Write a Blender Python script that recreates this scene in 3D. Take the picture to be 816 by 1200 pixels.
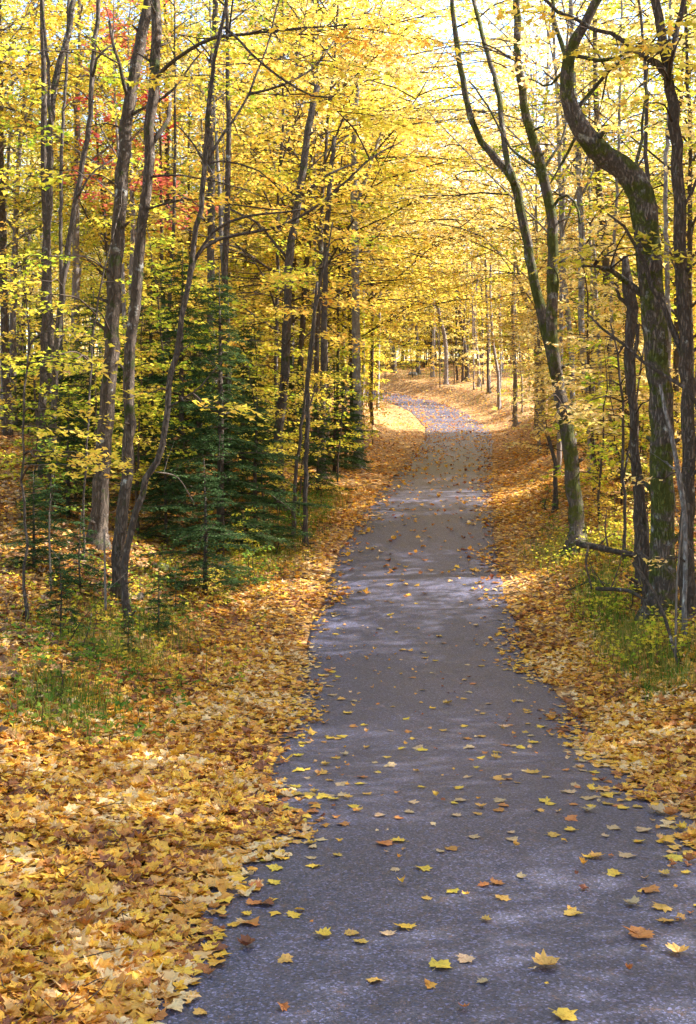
import bpy, math, random
import numpy as np

for o in list(bpy.data.objects):
    bpy.data.objects.remove(o)
scene = bpy.context.scene
R = math.radians

# ---------------------------------------------------------------- camera, sky, sun, exposure
FPX, HX, HY, CZ = 1400.0, 408.0, 540.0, 2.0     # focal length in photo pixels, principal column, horizon row, eye height
cam = bpy.data.cameras.new('camera')
cam.sensor_fit = 'HORIZONTAL'; cam.sensor_width = 36.0
cam.lens = 36.0 * FPX / 816.0
cam.shift_y = -60.0 / 816.0
cam.clip_start = 0.05; cam.clip_end = 3000
camo = bpy.data.objects.new('camera', cam)
camo.location = (0, 0, CZ); camo.rotation_euler = (R(90), 0, 0)
scene.collection.objects.link(camo); scene.camera = camo

SUN_EL, SUN_AZ = 36.0, 78.0                     # azimuth clockwise from +Y: sun ahead and to the right
w = bpy.data.worlds.new('World'); scene.world = w; w.use_nodes = True
nt = w.node_tree; nt.nodes.clear()
sky = nt.nodes.new('ShaderNodeTexSky'); sky.sky_type = 'NISHITA'; sky.sun_disc = False
sky.sun_elevation = R(SUN_EL); sky.sun_rotation = R(SUN_AZ)
sky.air_density = 1.0; sky.dust_density = 1.3; sky.ozone_density = 1.0
bgn = nt.nodes.new('ShaderNodeBackground'); bgn.inputs['Strength'].default_value = 0.15
won = nt.nodes.new('ShaderNodeOutputWorld')
nt.links.new(sky.outputs[0], bgn.inputs[0]); nt.links.new(bgn.outputs[0], won.inputs[0])

sl = bpy.data.lights.new('sun', 'SUN'); sl.energy = 5.0; sl.angle = R(0.53); sl.color = (1.0, 0.94, 0.84)
so = bpy.data.objects.new('sun', sl)
sd = np.array([math.sin(R(SUN_AZ))*math.cos(R(SUN_EL)), math.cos(R(SUN_AZ))*math.cos(R(SUN_EL)), math.sin(R(SUN_EL))])
import mathutils
so.rotation_euler = mathutils.Vector(sd).to_track_quat('Z', 'Y').to_euler()
so.location = (20, 10, 30)
scene.collection.objects.link(so)

scene.view_settings.view_transform = 'Standard'
scene.view_settings.look = 'None'
scene.view_settings.exposure = 2.22
scene.view_settings.gamma = 1.0
scene.view_settings.use_curve_mapping = False
scene.render.engine = 'CYCLES'
cy = scene.cycles
cy.use_denoising = True
cy.max_bounces = 6; cy.diffuse_bounces = 4; cy.glossy_bounces = 2; cy.transmission_bounces = 4; cy.transparent_max_bounces = 4
cy.sample_clamp_indirect = 6.0
cy.caustics_reflective = False; cy.caustics_refractive = False

# ---------------------------------------------------------------- materials
def mat_new(name):
    m = bpy.data.materials.new(name); m.use_nodes = True
    m.node_tree.nodes.clear()
    return m, m.node_tree.nodes, m.node_tree.links

def ramp(nodes, cols, interp='LINEAR'):
    n = nodes.new('ShaderNodeValToRGB'); cr = n.color_ramp; cr.interpolation = interp
    while len(cr.elements) < len(cols): cr.elements.new(0.5)
    k = len(cols)
    for i, c in enumerate(cols):
        if len(c) == 4: pos, c = c[0], c[1:]
        else: pos = i / (k if interp == 'CONSTANT' else max(1, k-1))
        cr.elements[i].position = pos; cr.elements[i].color = (*c, 1)
    return n

def mapr(nodes, links, src, a, b, lo=0.0, hi=1.0):
    n = nodes.new('ShaderNodeMapRange')
    n.inputs['From Min'].default_value = lo; n.inputs['From Max'].default_value = hi
    n.inputs['To Min'].default_value = a; n.inputs['To Max'].default_value = b
    links.new(src, n.inputs['Value']); return n.outputs[0]

def mat_leaf(name, cols, trans=0.5, gloss=False, hue=0.012, nscale=0.6, tcol=(1.0, 0.9, 0.55)):
    m, N, L = mat_new(name)
    geo = N.new('ShaderNodeNewGeometry'); oi = N.new('ShaderNodeObjectInfo')
    tc = N.new('ShaderNodeTexCoord'); nz = N.new('ShaderNodeTexNoise'); nz.inputs['Scale'].default_value = nscale
    nz.inputs['Detail'].default_value = 2
    L.new(tc.outputs['Object'], nz.inputs['Vector'])
    ad = N.new('ShaderNodeMath'); ad.operation = 'ADD'; ad.use_clamp = True      # leaf-by-leaf hue with slow drift between boughs
    L.new(geo.outputs['Random Per Island'], ad.inputs[0])
    L.new(mapr(N, L, nz.outputs['Fac'], -0.35, 0.35, 0.3, 0.7), ad.inputs[1])
    rp = ramp(N, cols); L.new(ad.outputs[0], rp.inputs[0])
    hs = N.new('ShaderNodeHueSaturation')
    L.new(rp.outputs[0], hs.inputs['Color'])
    L.new(mapr(N, L, oi.outputs['Random'], 0.5-hue, 0.5+hue), hs.inputs['Hue'])
    L.new(mapr(N, L, oi.outputs['Random'], 1.12, 0.85), hs.inputs['Value'])
    out = N.new('ShaderNodeOutputMaterial')
    lc = hs.outputs[0]
    if gloss:                                              # brown flecks of decay
        nb_ = N.new('ShaderNodeTexNoise'); nb_.inputs['Scale'].default_value = 16 if name.startswith('litter') else 7; nb_.inputs['Detail'].default_value = 5; nb_.inputs['Roughness'].default_value = .75
        L.new(tc.outputs['Object'], nb_.inputs['Vector'])
        bl = N.new('ShaderNodeMixRGB'); bl.blend_type = 'MULTIPLY'; bl.inputs[2].default_value = (0.42, 0.26, 0.2, 1)
        L.new(mapr(N, L, nb_.outputs['Fac'], 0, .85, .52, .68), bl.inputs[0]); L.new(lc, bl.inputs[1]); lc = bl.outputs[0]
    if gloss:
        a = N.new('ShaderNodeBsdfPrincipled'); a.inputs['Roughness'].default_value = 0.48
        a.inputs['Specular IOR Level'].default_value = 0.4
        L.new(lc, a.inputs['Base Color'])
    else:
        a = N.new('ShaderNodeBsdfDiffuse'); L.new(hs.outputs[0], a.inputs[0])
    t = N.new('ShaderNodeBsdfTranslucent')
    L.new(lc, t.inputs[0])
    mx = N.new('ShaderNodeMixShader'); mx.inputs[0].default_value = trans
    L.new(a.outputs[0], mx.inputs[1]); L.new(t.outputs[0], mx.inputs[2]); L.new(mx.outputs[0], out.inputs[0])
    return m

def mat_bark(name, c1, c2, moss=0.0, lichen=0.25, vs=9.0, mosscol=(0.07, 0.095, 0.02)):
    m, N, L = mat_new(name)
    tc = N.new('ShaderNodeTexCoord'); mp = N.new('ShaderNodeMapping'); mp.inputs['Scale'].default_value = (1, 1, 0.22)
    L.new(tc.outputs['Object'], mp.inputs[0])
    vo = N.new('ShaderNodeTexVoronoi'); vo.feature = 'DISTANCE_TO_EDGE'; vo.inputs['Scale'].default_value = vs*3.2
    nz = N.new('ShaderNodeTexNoise'); nz.inputs['Scale'].default_value = vs*2.2; nz.inputs['Detail'].default_value = 6; nz.inputs['Roughness'].default_value = 0.7
    wv = N.new('ShaderNodeMixRGB'); wv.blend_type = 'ADD'; wv.inputs[0].default_value = 0.12
    L.new(mp.outputs[0], wv.inputs[1]); L.new(nz.outputs['Color'], wv.inputs[2])
    L.new(mp.outputs[0], nz.inputs[0]); L.new(wv.outputs[0], vo.inputs['Vector'])
    rp = ramp(N, [(0.0, *c1), (0.45, *c2), (1.0, *[min(1, c*1.45) for c in c2])]); L.new(nz.outputs['Fac'], rp.inputs[0])
    crack = N.new('ShaderNodeMixRGB'); crack.blend_type = 'MULTIPLY'; crack.inputs[0].default_value = 0.5
    cr = ramp(N, [(0.0, 0.35, 0.32, 0.3), (0.16, 1, 1, 1)]); L.new(vo.outputs['Distance'], cr.inputs[0])
    L.new(rp.outputs[0], crack.inputs[1]); L.new(cr.outputs[0], crack.inputs[2])
    # pale lichen patches
    n2 = N.new('ShaderNodeTexNoise'); n2.inputs['Scale'].default_value = 5.5; n2.inputs['Detail'].default_value = 5; n2.inputs['Roughness'].default_value = 0.65
    L.new(tc.outputs['Object'], n2.inputs[0])
    lm = N.new('ShaderNodeMixRGB'); lm.inputs[2].default_value = (0.42, 0.43, 0.41, 1)
    L.new(mapr(N, L, n2.outputs['Fac'], 0, 1, 0.68-lichen*0.35, 0.74-lichen*0.3), lm.inputs[0]); L.new(crack.outputs[0], lm.inputs[1])
    col = lm.outputs[0]
    if moss > 0:
        n3 = N.new('ShaderNodeTexNoise'); n3.inputs['Scale'].default_value = 3.4; n3.inputs['Detail'].default_value = 6; n3.inputs['Roughness'].default_value = 0.7
        L.new(tc.outputs['Object'], n3.inputs[0])
        mm = N.new('ShaderNodeMixRGB'); 
        mr = ramp(N, [(0.3, mosscol[0]*0.5, mosscol[1]*0.5, mosscol[2]*0.5), (0.7, *mosscol)]); L.new(nz.outputs['Fac'], mr.inputs[0])
        L.new(mapr(N, L, n3.outputs['Fac'], 0, 0.92, 0.64-moss*0.3, 0.72-moss*0.3), mm.inputs[0])
        L.new(col, mm.inputs[1]); L.new(mr.outputs[0], mm.inputs[2]); col = mm.outputs[0]
    bs = N.new('ShaderNodeBsdfPrincipled'); bs.inputs['Roughness'].default_value = 0.9; bs.inputs['Specular IOR Level'].default_value = 0.2
    L.new(col, bs.inputs['Base Color'])
    hgt = N.new('ShaderNodeMath'); hgt.operation = 'MULTIPLY_ADD'; L.new(nz.outputs['Fac'], hgt.inputs[0]); hgt.inputs[1].default_value = 0.6
    L.new(mapr(N, L, vo.outputs['Distance'], 0, 1, 0, 0.2), hgt.inputs[2])
    bp = N.new('ShaderNodeBump'); bp.inputs['Strength'].default_value = 1.0; bp.inputs['Distance'].default_value = 0.02
    L.new(hgt.outputs[0], bp.inputs['Height']); L.new(bp.outputs[0], bs.inputs['Normal'])
    out = N.new('ShaderNodeOutputMaterial'); L.new(bs.outputs[0], out.inputs[0])
    return m

def mat_twig(name, c):
    m, N, L = mat_new(name)
    bs = N.new('ShaderNodeBsdfDiffuse'); nz = N.new('ShaderNodeTexNoise'); nz.inputs['Scale'].default_value = 20
    rp = ramp(N, [(0.3, *[x*0.6 for x in c]), (0.7, *[x*1.4 for x in c])]); L.new(nz.outputs['Fac'], rp.inputs[0]); L.new(rp.outputs[0], bs.inputs[0])
    out = N.new('ShaderNodeOutputMaterial'); L.new(bs.outputs[0], out.inputs[0]); return m

M = {}
M['leaf_lime'] = mat_leaf('leaf_lime', [(0.28, 0.40, 0.04), (0.55, 0.57, 0.05), (0.80, 0.69, 0.08), (0.86, 0.63, 0.09)], 0.5)
M['leaf_yellow'] = mat_leaf('leaf_yellow', [(0.62, 0.56, 0.06), (0.86, 0.69, 0.09), (0.92, 0.71, 0.15), (0.90, 0.55, 0.10)], 0.5)
M['leaf_gold'] = mat_leaf('leaf_gold', [(0.84, 0.68, 0.16), (0.93, 0.75, 0.26), (0.94, 0.78, 0.40), (0.90, 0.57, 0.16)], 0.5)
M['leaf_red'] = mat_leaf('leaf_red', [(0.56, 0.11, 0.09), (0.66, 0.20, 0.15), (0.74, 0.36, 0.14)], 0.5)
M['leaf_green'] = mat_leaf('leaf_green', [(0.08, 0.17, 0.03), (0.16, 0.26, 0.04), (0.32, 0.36, 0.05)], 0.4)
M['needles'] = mat_leaf('needles', [(0.035, 0.07, 0.028), (0.06, 0.11, 0.04), (0.10, 0.16, 0.06)], 0.2)
M['grass'] = mat_leaf('grass', [(0.07, 0.15, 0.02), (0.14, 0.24, 0.035), (0.28, 0.30, 0.06), (0.42, 0.33, 0.10)], 0.35)
M['litter'] = mat_leaf('litter', [(0.22, 0.08, 0.03), (0.50, 0.20, 0.04), (0.68, 0.34, 0.05), (0.82, 0.48, 0.05), (0.88, 0.59, 0.06), (0.68, 0.38, 0.11), (0.84, 0.64, 0.32)], 0.22, gloss=True, nscale=1.1)
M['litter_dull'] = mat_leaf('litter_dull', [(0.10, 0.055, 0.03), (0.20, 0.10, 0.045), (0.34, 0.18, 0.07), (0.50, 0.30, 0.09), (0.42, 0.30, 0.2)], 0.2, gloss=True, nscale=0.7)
ROADLEAF = {
 'golden yellow': [(0.78, 0.52, 0.05), (0.86, 0.62, 0.08)],
 'pale tan': [(0.50, 0.35, 0.19), (0.66, 0.48, 0.26)],
 'rusty orange': [(0.48, 0.18, 0.045), (0.62, 0.28, 0.07)],
 'ochre': [(0.60, 0.36, 0.07), (0.70, 0.44, 0.10)],
}
for k, c in ROADLEAF.items():
    M['rl_'+k] = mat_leaf('fallen_leaf_'+k.replace(' ', '_'), c, 0.2, gloss=True)
M['bark'] = mat_bark('bark_brown', (0.035, 0.027, 0.021), (0.12, 0.092, 0.074), moss=0.25, lichen=0.2)
M['bark_grey'] = mat_bark('bark_grey', (0.12, 0.105, 0.10), (0.30, 0.27, 0.26), moss=0.0, lichen=0.45)
M['bark_dark'] = mat_bark('bark_dark', (0.035, 0.028, 0.024), (0.13, 0.105, 0.09), moss=0.2, lichen=0.05)
M['bark_moss'] = mat_bark('bark_mossy', (0.045, 0.035, 0.03), (0.16, 0.13, 0.11), moss=0.62, lichen=0.25, mosscol=(0.13, 0.15, 0.025))
M['bark_far'] = mat_bark('bark_far', (0.10, 0.085, 0.08), (0.25, 0.215, 0.205), moss=0.1, lichen=0.2, vs=5)
M['twig'] = mat_twig('twig', (0.075, 0.058, 0.048))
M['twig_pale'] = mat_twig('dead_twig', (0.16, 0.135, 0.115))

def mat_ground():
    m, N, L = mat_new('forest_floor')
    tc = N.new('ShaderNodeTexCoord')
    nz = N.new('ShaderNodeTexNoise'); nz.inputs['Scale'].default_value = 9; nz.inputs['Detail'].default_value = 4
    L.new(tc.outputs['Object'], nz.inputs[0])
    ws = N.new('ShaderNodeMixRGB'); ws.blend_type = 'ADD'; ws.inputs[0].default_value = 0.1
    L.new(tc.outputs['Object'], ws.inputs[1]); L.new(nz.outputs['Color'], ws.inputs[2])
    vo = N.new('ShaderNodeTexVoronoi'); vo.inputs['Scale'].default_value = 13; L.new(ws.outputs[0], vo.inputs['Vector'])
    sp = N.new('ShaderNodeSeparateColor'); L.new(vo.outputs['Color'], sp.inputs[0])
    rp = ramp(N, [(0.0, 0.06, 0.032, 0.02), (0.3, 0.17, 0.08, 0.035), (0.55, 0.32, 0.16, 0.05), (0.8, 0.48, 0.27, 0.06), (1.0, 0.52, 0.36, 0.18)])
    L.new(sp.outputs[0], rp.inputs[0])
    bs = N.new('ShaderNodeBsdfPrincipled'); bs.inputs['Roughness'].default_value = 0.85
    L.new(rp.outputs[0], bs.inputs['Base Color'])
    bp = N.new('ShaderNodeBump'); bp.inputs['Strength'].default_value = 0.8; bp.inputs['Distance'].default_value = 0.03
    L.new(sp.outputs[1], bp.inputs['Height']); L.new(bp.outputs[0], bs.inputs['Normal'])
    out = N.new('ShaderNodeOutputMaterial'); L.new(bs.outputs[0], out.inputs[0]); return m

def mat_asphalt():
    m, N, L = mat_new('asphalt')
    tc = N.new('ShaderNodeTexCoord')
    n1 = N.new('ShaderNodeTexNoise'); n1.inputs['Scale'].default_value = 0.9; n1.inputs['Detail'].default_value = 5
    vo = N.new('ShaderNodeTexVoronoi'); vo.inputs['Scale'].default_value = 105
    n2 = N.new('ShaderNodeTexNoise'); n2.inputs['Scale'].default_value = 130; n2.inputs['Detail'].default_value = 2
    n4 = N.new('ShaderNodeTexNoise'); n4.inputs['Scale'].default_value = 14; n4.inputs['Detail'].default_value = 4
    for n in (n1, vo, n2, n4): L.new(tc.outputs['Object'], n.inputs['Vector'])
    base = ramp(N, [(0.3, 0.042, 0.044, 0.080), (0.7, 0.066, 0.067, 0.116)]); L.new(n1.outputs['Fac'], base.inputs[0])
    sp = N.new('ShaderNodeSeparateColor'); L.new(vo.outputs['Color'], sp.inputs[0])
    st = ramp(N, [(0.0, 0.45, 0.45, 0.45), (0.6, 0.95, 0.95, 0.95), (0.85, 1.4, 1.4, 1.4), (0.96, 3.2, 3.15, 3.3)]); L.new(sp.outputs[0], st.inputs[0])
    mu = N.new('ShaderNodeMixRGB'); mu.blend_type = 'MULTIPLY'; mu.inputs[0].default_value = 1
    L.new(base.outputs[0], mu.inputs[1]); L.new(st.outputs[0], mu.inputs[2])
    # reddish crumbs of old leaf
    mr = N.new('ShaderNodeMixRGB'); mr.inputs[2].default_value = (0.16, 0.085, 0.055, 1)
    mm = N.new('ShaderNodeMath'); mm.operation = 'MULTIPLY'
    L.new(mapr(N, L, n4.outputs['Fac'], 0, 1, 0.55, 0.68), mm.inputs[0]); L.new(mapr(N, L, n2.outputs['Fac'], 0, 0.8, 0.5, 0.62), mm.inputs[1])
    L.new(mm.outputs[0], mr.inputs[0]); L.new(mu.outputs[0], mr.inputs[1])
    bs = N.new('ShaderNodeBsdfPrincipled')
    L.new(mr.outputs[0], bs.inputs['Base Color'])
    L.new(mapr(N, L, sp.outputs[1], 0.38, 0.62), bs.inputs['Roughness'])
    bs.inputs['Specular IOR Level'].default_value = 0.6
    ah = N.new('ShaderNodeMath'); ah.operation = 'ADD'; L.new(sp.outputs[0], ah.inputs[0]); L.new(n2.outputs['Fac'], ah.inputs[1])
    bp = N.new('ShaderNodeBump'); bp.inputs['Strength'].default_value = 0.55; bp.inputs['Distance'].default_value = 0.006
    L.new(ah.outputs[0], bp.inputs['Height']); L.new(bp.outputs[0], bs.inputs['Normal'])
    out = N.new('ShaderNodeOutputMaterial'); L.new(bs.outputs[0], out.inputs[0]); return m
M['ground'] = mat_ground(); M['asphalt'] = mat_asphalt()

# ---------------------------------------------------------------- mesh helpers
class MB:
    """collects vertices and faces and links them as one mesh"""
    def __init__(s): s.v = []; s.f = []; s.n = 0
    def add(s, v, f, mi=0, smooth=False):
        v = np.asarray(v, dtype=np.float32); f = np.asarray(f, dtype=np.int32)
        s.v.append(v); s.f.append((f + s.n, mi, smooth)); s.n += len(v)
    def tube(s, pts, rad, sides=8, jit=0.0, mi=0, rng=None, cap=True):
        p = np.asarray(pts, float); r = np.asarray(rad, float); n = len(p)
        t = np.gradient(p, axis=0); t /= np.linalg.norm(t, axis=1)[:, None] + 1e-9
        av = t.mean(0); ref = np.eye(3)[np.argmin(np.abs(av))]
        a = np.cross(t, ref); a /= np.linalg.norm(a, axis=1)[:, None] + 1e-9; b = np.cross(t, a)
        th = np.linspace(0, 2*np.pi, sides, endpoint=False)
        rr = np.repeat(r[:, None], sides, 1)
        if jit and rng is not None:
            lobes = 1 + jit*np.sin(th*3 + rng.uniform(0, 6) + np.linspace(0, 4, n)[:, None])*0.7
            rr = rr*lobes*(1 + rng.normal(0, jit*0.6, rr.shape))
        v = p[:, None, :] + rr[..., None]*(np.cos(th)[None, :, None]*a[:, None, :] + np.sin(th)[None, :, None]*b[:, None, :])
        i = np.arange(n-1)[:, None]*sides; j = np.arange(sides)[None, :]; j2 = (j+1) % sides
        f = np.stack([i+j, i+j2, i+sides+j2, i+sides+j], -1).reshape(-1, 4)
        v = v.reshape(-1, 3)
        if cap:
            v = np.vstack([v, p[-1:], p[:1]]); k = n*sides
            e = (n-1)*sides; jj = np.arange(sides); q = (jj+1) % sides
            f1 = np.stack([e+jj, e+q, np.full(sides, k)], -1); f2 = np.stack([q, jj, np.full(sides, k+1)], -1)
            base = s.n; s.add(v, f, mi, True)
            s.f.append((np.vstack([f1, f2]).astype(np.int32)+base, mi, True))
        else: s.add(v, f, mi, True)
    def mesh(s, name, mats):
        me = bpy.data.meshes.new(name)
        V = np.concatenate(s.v) if s.v else np.zeros((0, 3), np.float32)
        me.vertices.add(len(V)); me.vertices.foreach_set('co', V.ravel())
        lv = np.concatenate([f.ravel() for f, _, _ in s.f])
        ln = np.concatenate([np.full(len(f), f.shape[1], np.int32) for f, _, _ in s.f])
        mi = np.concatenate([np.full(len(f), m, np.int32) for f, m, _ in s.f])
        sm = np.concatenate([np.full(len(f), sh, bool) for f, _, sh in s.f])
        ls = np.concatenate([[0], np.cumsum(ln)[:-1]]).astype(np.int32)
        me.loops.add(len(lv)); me.loops.foreach_set('vertex_index', lv)
        me.polygons.add(len(ln)); me.polygons.foreach_set('loop_start', ls)
        me.polygons.foreach_set('material_index', mi); me.polygons.foreach_set('use_smooth', sm)
        for m in mats: me.materials.append(M[m])
        me.update(calc_edges=True)
        return me

COL = scene.collection
def obj(name, mesh, parent=None, **props):
    o = bpy.data.objects.new(name, mesh); COL.objects.link(o)
    if parent is not None: o.parent = parent
    for k, v in props.items(): o[k] = v
    return o
def empty(name, loc, label, cat, group=None):
    o = bpy.data.objects.new(name, None); COL.objects.link(o); o.location = loc
    o.empty_display_size = 0.3
    o['label'] = label; o['category'] = cat
    if group: o['group'] = group
    return o
def dup(root, loc, rz, sc, label, group):
    r = root.copy(); COL.objects.link(r); r.location = loc; r.rotation_euler = (0, 0, rz); r.scale = sc
    r['label'] = label; r['group'] = group
    for ch in CH[root.name]:
        c = ch.copy(); COL.objects.link(c); c.parent = r
    return r
CH = {}

def crom(pts, n):
    """smooth curve through points (any dimension), n samples"""
    p = np.asarray(pts, float)
    if len(p) == 2: return p[0] + (p[1]-p[0])*np.linspace(0, 1, n)[:, None]
    d = np.concatenate([[0], np.cumsum(np.linalg.norm(np.diff(p[:, :3], axis=0), axis=1))])
    m = np.gradient(p, d, axis=0)
    t = np.linspace(0, d[-1], n); k = np.clip(np.searchsorted(d, t, side='right')-1, 0, len(d)-2)
    h = (d[k+1]-d[k])[:, None]; u = ((t-d[k])[:, None])/h
    return (2*u**3-3*u**2+1)*p[k] + (u**3-2*u**2+u)*h*m[k] + (-2*u**3+3*u**2)*p[k+1] + (u**3-u**2)*h*m[k+1]

# ---- leaves
def maple_outline():
    # (x, y) outline of a lobed leaf, base at the origin, tip at y = 1
    half = [(0.07, -0.03), (0.28, -0.08), (0.30, 0.06), (0.55, 0.18), (0.47, 0.33), (0.62, 0.58), (0.43, 0.57), (0.31, 0.56), (0.25, 0.78), (0.13, 0.80)]
    pts = [(0, 0.0)] + half + [(0, 1.0)] + [(-x, y) for x, y in reversed(half)]
    return np.array(pts)
def leaf_detailed(rng, curl):
    o = maple_outline(); n = len(o)
    o = o*rng.normal(1, 0.06, o.shape)
    p = np.vstack([[0, 0.42], o]) - [0, 0.42]
    a, b, c = rng.normal(0, curl, 3)
    z = a*p[:, 0]**2*2.2 + b*p[:, 1]**2*1.6 + c*p[:, 0]*p[:, 1]*2 + rng.normal(0, curl*0.16, n+1) + abs(rng.normal(0, curl))*np.hypot(p[:, 0], p[:, 1])*0.9
    f = np.stack([np.zeros(n, int), 1+np.arange(n), 1+(np.arange(n)+1) % n], -1)
    return np.c_[p, z-z.min()*0.6], f
def leaf_mid(rng, curl):
    a, b = rng.normal(0, curl, 2)
    p = np.array([(0, 0), (0.5, 0.36), (0.2, 0.52), (0, 1), (-0.2, 0.52), (-0.5, 0.36)], float) - [0, 0.45]
    z = np.abs(p[:, 0])*(0.35*a+0.15) + b*p[:, 1]**2
    return np.c_[p, z], np.array([(0, 1, 2, 3), (0, 3, 4, 5)])
def leaf_small(rng, curl):
    p = np.array([(0, 0), (0.36, 0.5), (0, 1), (-0.36, 0.5)], float) - [0, 0.45]
    z = np.abs(p[:, 0])*rng.normal(0.3, curl)
    return np.c_[p, z], np.array([(0, 1, 2), (0, 2, 3)])

rngT = np.random.default_rng(3)
T_DET = [leaf_detailed(rngT, 0.24) for _ in range(12)]
T_FLAT = [leaf_detailed(rngT, 0.30) for _ in range(8)]
T_CURL = [leaf_detailed(rngT, 0.5) for _ in range(4)]
T_MID = [leaf_mid(rngT, 0.4) for _ in range(6)]
T_SM = [leaf_small(rngT, 0.3) for _ in range(4)]

def frames(nrm, yaw):
    """rotation matrices whose z is nrm, spun by yaw"""
    z = nrm/np.linalg.norm(nrm, axis=1)[:, None]
    h = np.stack([np.cos(yaw), np.sin(yaw), np.zeros_like(yaw)], -1)
    x = h - (h*z).sum(1)[:, None]*z; x /= np.linalg.norm(x, axis=1)[:, None]+1e-9
    y = np.cross(z, x)
    return np.stack([y*-1, x, z], -1)      # leaf points along the yaw direction
def add_leaves(mb, pos, nrm, yaw, size, temps, rng, mi=0):
    Rm = frames(nrm, yaw); which = rng.integers(0, len(temps), len(pos))
    size = np.asarray(size)
    for k, (tv, tf) in enumerate(temps):
        s = np.where(which == k)[0]
        if not len(s): continue
        v = np.einsum('nij,vj->nvi', Rm[s], tv)*size[s, None, None] + pos[s, None, :]
        f = tf[None] + (np.arange(len(s))*len(tv))[:, None, None]
        mb.add(v.reshape(-1, 3), f.reshape(-1, tf.shape[1]), mi)

class Leaves:
    def __init__(s): s.p = []; s.n = []; s.y = []; s.s = []
    def add(s, p, n, y, z): s.p.append(p); s.n.append(n); s.y.append(y); s.s.append(z)
    def flush(s, mb, temps, rng, mi=0):
        if s.p: add_leaves(mb, np.concatenate(s.p), np.concatenate(s.n), np.concatenate(s.y), np.concatenate(s.s), temps, rng, mi)

def spray(mb, lv, p0, az, L, rise, rng, size=0.1, dens=1.0, droop=0.25, r0=None, twigmi=1, tsides=3, up=0.45):
    """a leafy bough: main axis, side twigs fanned in a nearly level plane, leaves along the twigs"""
    n = 7; t = np.linspace(0, 1, n)
    d = np.array([math.cos(az), math.sin(az)])
    side = np.array([-d[1], d[0]])
    wob = rng.normal(0, 0.05, n).cumsum()*L
    ax = np.stack([p0[0]+d[0]*t*L+side[0]*wob, p0[1]+d[1]*t*L+side[1]*wob, p0[2]+rise*t*L - droop*L*t**2], -1)
    ax[0] = p0
    r0 = r0 or 0.006*L+0.003
    if mb is not None: mb.tube(ax, r0*(1-0.85*t), tsides, mi=twigmi, cap=False)
    nt_ = max(4, int(8*dens*L**0.6)); P = []; Y = []; 
    for k in range(nt_+1):
        u = 0.15+0.85*(k+rng.uniform(0, .7))/(nt_+1)
        i = min(n-2, int(u*(n-1))); fr = u*(n-1)-i
        q = ax[i]*(1-fr)+ax[i+1]*fr
        sgn = 1 if k % 2 else -1
        a2 = az + (sgn*rng.uniform(0.5, 1.1) if k < nt_ else rng.normal(0, .2))
        l2 = L*rng.uniform(0.22, 0.5)*(1.1-0.65*u)
        e = q + np.array([math.cos(a2), math.sin(a2), rng.normal(-0.08, 0.16)])*l2
        if mb is not None: mb.tube(np.array([q, (q+e)/2+rng.normal(0, .03, 3)*l2+[0, 0, .04*l2], e]), [r0*.35, r0*.25, r0*.12], 3, mi=twigmi, cap=False)
        m = max(3, int(l2/size*2.6*dens))
        tt = (np.arange(m)+rng.uniform(0, 1, m))/m
        tt = 0.1+0.95*tt
        pp = q + (e-q)*tt[:, None] + rng.normal(0, 0.42*size, (m, 3))
        pp[:, 2] -= rng.uniform(0, 0.5*size, m)
        P.append(pp); Y.append(a2 + np.where(np.arange(m) % 2, 1, -1)*rng.uniform(0.2, 1.3, m))
    P = np.concatenate(P); Y = np.concatenate(Y); m = len(P)
    nr = rng.normal(0, up, (m, 3)); nr[:, 2] = np.abs(nr[:, 2])*0.5+1
    nr[:, 0] += 0.25*np.cos(Y); nr[:, 1] += 0.25*np.sin(Y)
    lv.add(P, nr, Y, size*rng.uniform(0.65, 1.25, m))

# ---------------------------------------------------------------- ground shape
YK = np.array([-60, 0, 4.83, 7.41, 10.4, 14.0, 19.4, 26, 40, 55, 66, 78, 86, 110, 160, 300, 900], float)
YX = np.array([-60, 0, 4.83, 7.41, 10.4, 14.0, 19.4, 26, 40, 55, 62, 68, 73, 78, 84, 95, 160, 900], float)
ZK = np.array([0.6, 0.02, -0.12, -0.22, -0.45, -0.50, 0.06, 0.89, 2.0, 3.57, 5.0, 6.65, 7.65, 9.6, 11.5, 14, 20], float)
XK = np.array([0.5, 0.55, 0.597, 0.725, 0.80, 0.84, 1.09, 1.75, 3.4, 4.9, 4.75, 3.9, 2.3, -.6, -6, -17, -60, -300], float)
def _pchip(xk, yk):
    h = np.diff(xk); dl = np.diff(yk)/h; m = np.zeros(len(xk)); m[0] = dl[0]; m[-1] = dl[-1]
    for i in range(1, len(xk)-1):
        if dl[i-1]*dl[i] > 0:
            w1 = 2*h[i]+h[i-1]; w2 = h[i]+2*h[i-1]; m[i] = (w1+w2)/(w1/dl[i-1]+w2/dl[i])
    def f(x):
        x = np.asarray(x, float); k = np.clip(np.searchsorted(xk, x, side='right')-1, 0, len(xk)-2)
        hh = xk[k+1]-xk[k]; u = np.clip((x-xk[k])/hh, 0, 1)
        return (2*u**3-3*u**2+1)*yk[k]+(u**3-2*u**2+u)*hh*m[k]+(-2*u**3+3*u**2)*yk[k+1]+(u**3-u**2)*hh*m[k+1]
    return f
zr, xc = _pchip(YK, ZK), _pchip(YX, XK)
HW = 1.38
def kf(y): return np.sqrt(1+((xc(np.asarray(y)+.25)-xc(np.asarray(y)-.25))/.5)**2)
def sideways(x, y): return (np.asarray(x)-xc(y))/kf(y)
def sm(a, b, x):
    t = np.clip((x-a)/(b-a), 0, 1); return t*t*(3-2*t)
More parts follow.
